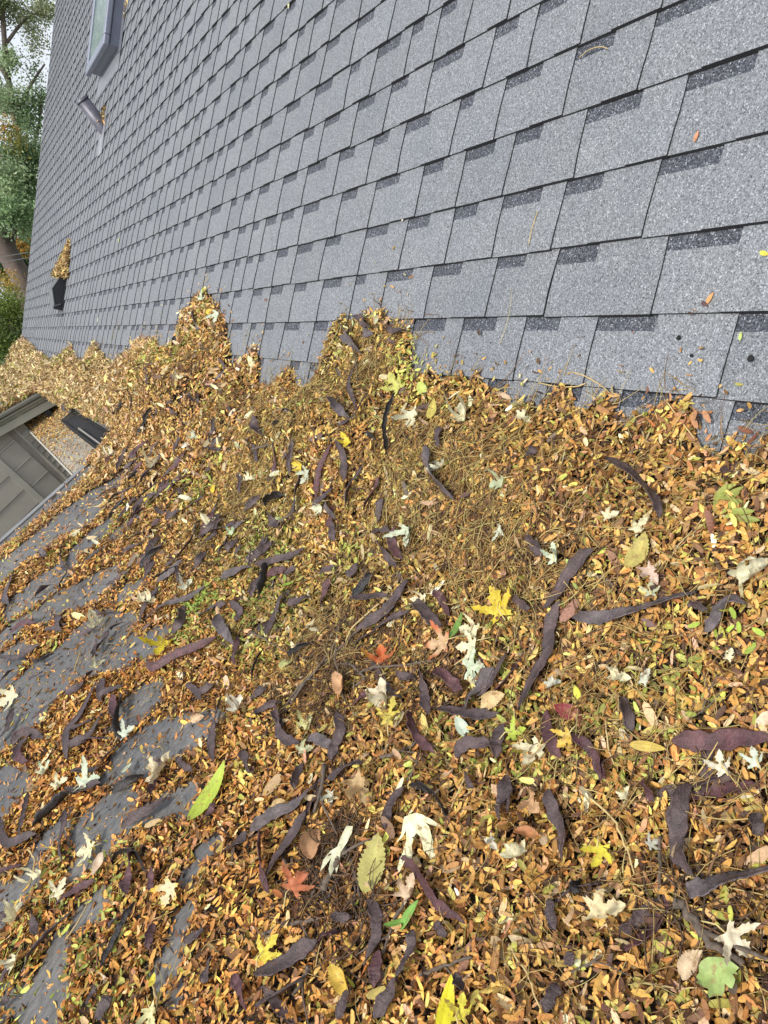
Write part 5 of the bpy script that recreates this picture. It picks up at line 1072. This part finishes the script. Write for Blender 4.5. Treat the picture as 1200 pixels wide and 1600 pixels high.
tree('thick leaning trunk with dark green crown just beyond the far roof edge', 'tree', (b_[0], 17),
     [('trunk', [(135, 700), (60, 500), (18, 405), (-40, 300), (-110, 180)], 17, .24, .17), ('branch', [(18, 405), (24, 330), (10, 280), (0, 240)], 17, .05, .02)],
     [blob(10, 300, 42, 18.5, 2600, G1), blob(40, 340, 30, 18.5, 1600, G1), blob(22, 330, 26, 16.4, 900, G1), blob(12, 270, 26, 16.4, 700, G2), blob(20, 250, 40, 18.5, 2400, G2), blob(48, 250, 24, 18.3, 1000, G1), blob(15, 215, 18, 17.5, 160, GY), blob(-60, 260, 70, 18, 2600, G1), blob(-60, 120, 80, 18, 2200, G2), blob(33, 388, 10, 17.5, 160, OR), blob(40, 300, 22, 19, 800, G1), blob(5, 195, 10, 17.6, 50, OR)], 11)
c2 = at_y(45, 300, 22)
tree('tall dark-stemmed tree with thin grey-green foliage against the white sky', 'tree', (c2[0], 22),
     [('trunk', [(120, 460), (45, 260), (22, 180), (10, 100), (4, 20), (0, -60)], 22, .085, .05), ('branch', [(22, 180), (50, 130), (70, 100)], 22, .05, .02), ('branch', [(14, 125), (-20, 70), (-50, 10)], 22, .07, .02), ('branch', [(8, 70), (40, 30), (75, 15)], 22, .045, .015), ('branch', [(45, 260), (60, 200), (66, 150)], 22, .05, .02)],
     [blob(15, 160, 34, 22, 1500, G2), blob(55, 150, 20, 22, 500, G1), blob(10, 90, 22, 22, 520, G2), blob(62, 75, 14, 22, 170, G3), blob(45, 25, 36, 22, 800, G3), blob(5, 15, 32, 22, 850, (.16, .19, .08)), blob(72, 20, 18, 22, 300, G3), blob(50, 190, 24, 22, 800, G1), blob(-70, -20, 80, 22, 1800, G2), blob(40, -60, 60, 22, 1200, G2), blob(60, 110, 14, 22, 120, G2)], 12)
c3 = at_y(20, 500, 15.5)
tree('yellow-green leafy bush filling the gap between leaf drift and leaning trunk', 'bush', (c3[0], 15.5), [('stem', [(45, 620), (20, 520), (10, 470)], 15.5, .05, .02)],
     [blob(12, 480, 26, 15.5, 1500, (.20, .26, .06), .06), blob(5, 540, 26, 15.3, 1400, (.15, .22, .05), .06), blob(22, 510, 20, 15.8, 900, (.13, .19, .05), .06), blob(-40, 510, 50, 15.5, 2000, (.15, .22, .05), .06), blob(12, 445, 14, 16, 260, (.28, .24, .06), .06), blob(18, 438, 8, 15.6, 70, OR, .06)], 13, 'bush')
for i, (x, y, Y, s_, lab) in enumerate([(-160, 330, 26, 120, 'broad green tree outside the left of the view behind the wing roof'), (30, 410, 30, 50, 'distant dark green tree low behind the leaning trunk'), (70, 340, 34, 40, 'farthest green tree showing between the trunk and roof edge')]):
    c4 = at_y(x, y, Y); tree(lab, 'tree', (c4[0], Y), [('trunk', [(x + 60, y + 160), (x, y)], Y, .3, .15)], [blob(x, y, s_, Y, 5200, (G1, (.10, .17, .07), G1)[i], .14)], 20 + i)
# overhead wires
for i, (a, b2, lab) in enumerate([((-20, 405), (60, 392), 'upper thin overhead wire crossing the leaning trunk'), ((-20, 414), (60, 400), 'lower thin overhead wire crossing the leaning trunk')]):
    g = MB(); g.tube([tuple(at_y(*a, 15.2)), tuple(at_y(*b2, 16.2) + np.array([.0, .0, .0]))], .006, 5); tag(g.build('wire', plain('wire_grey', (.45, .45, .45), .5)), lab, 'wire')
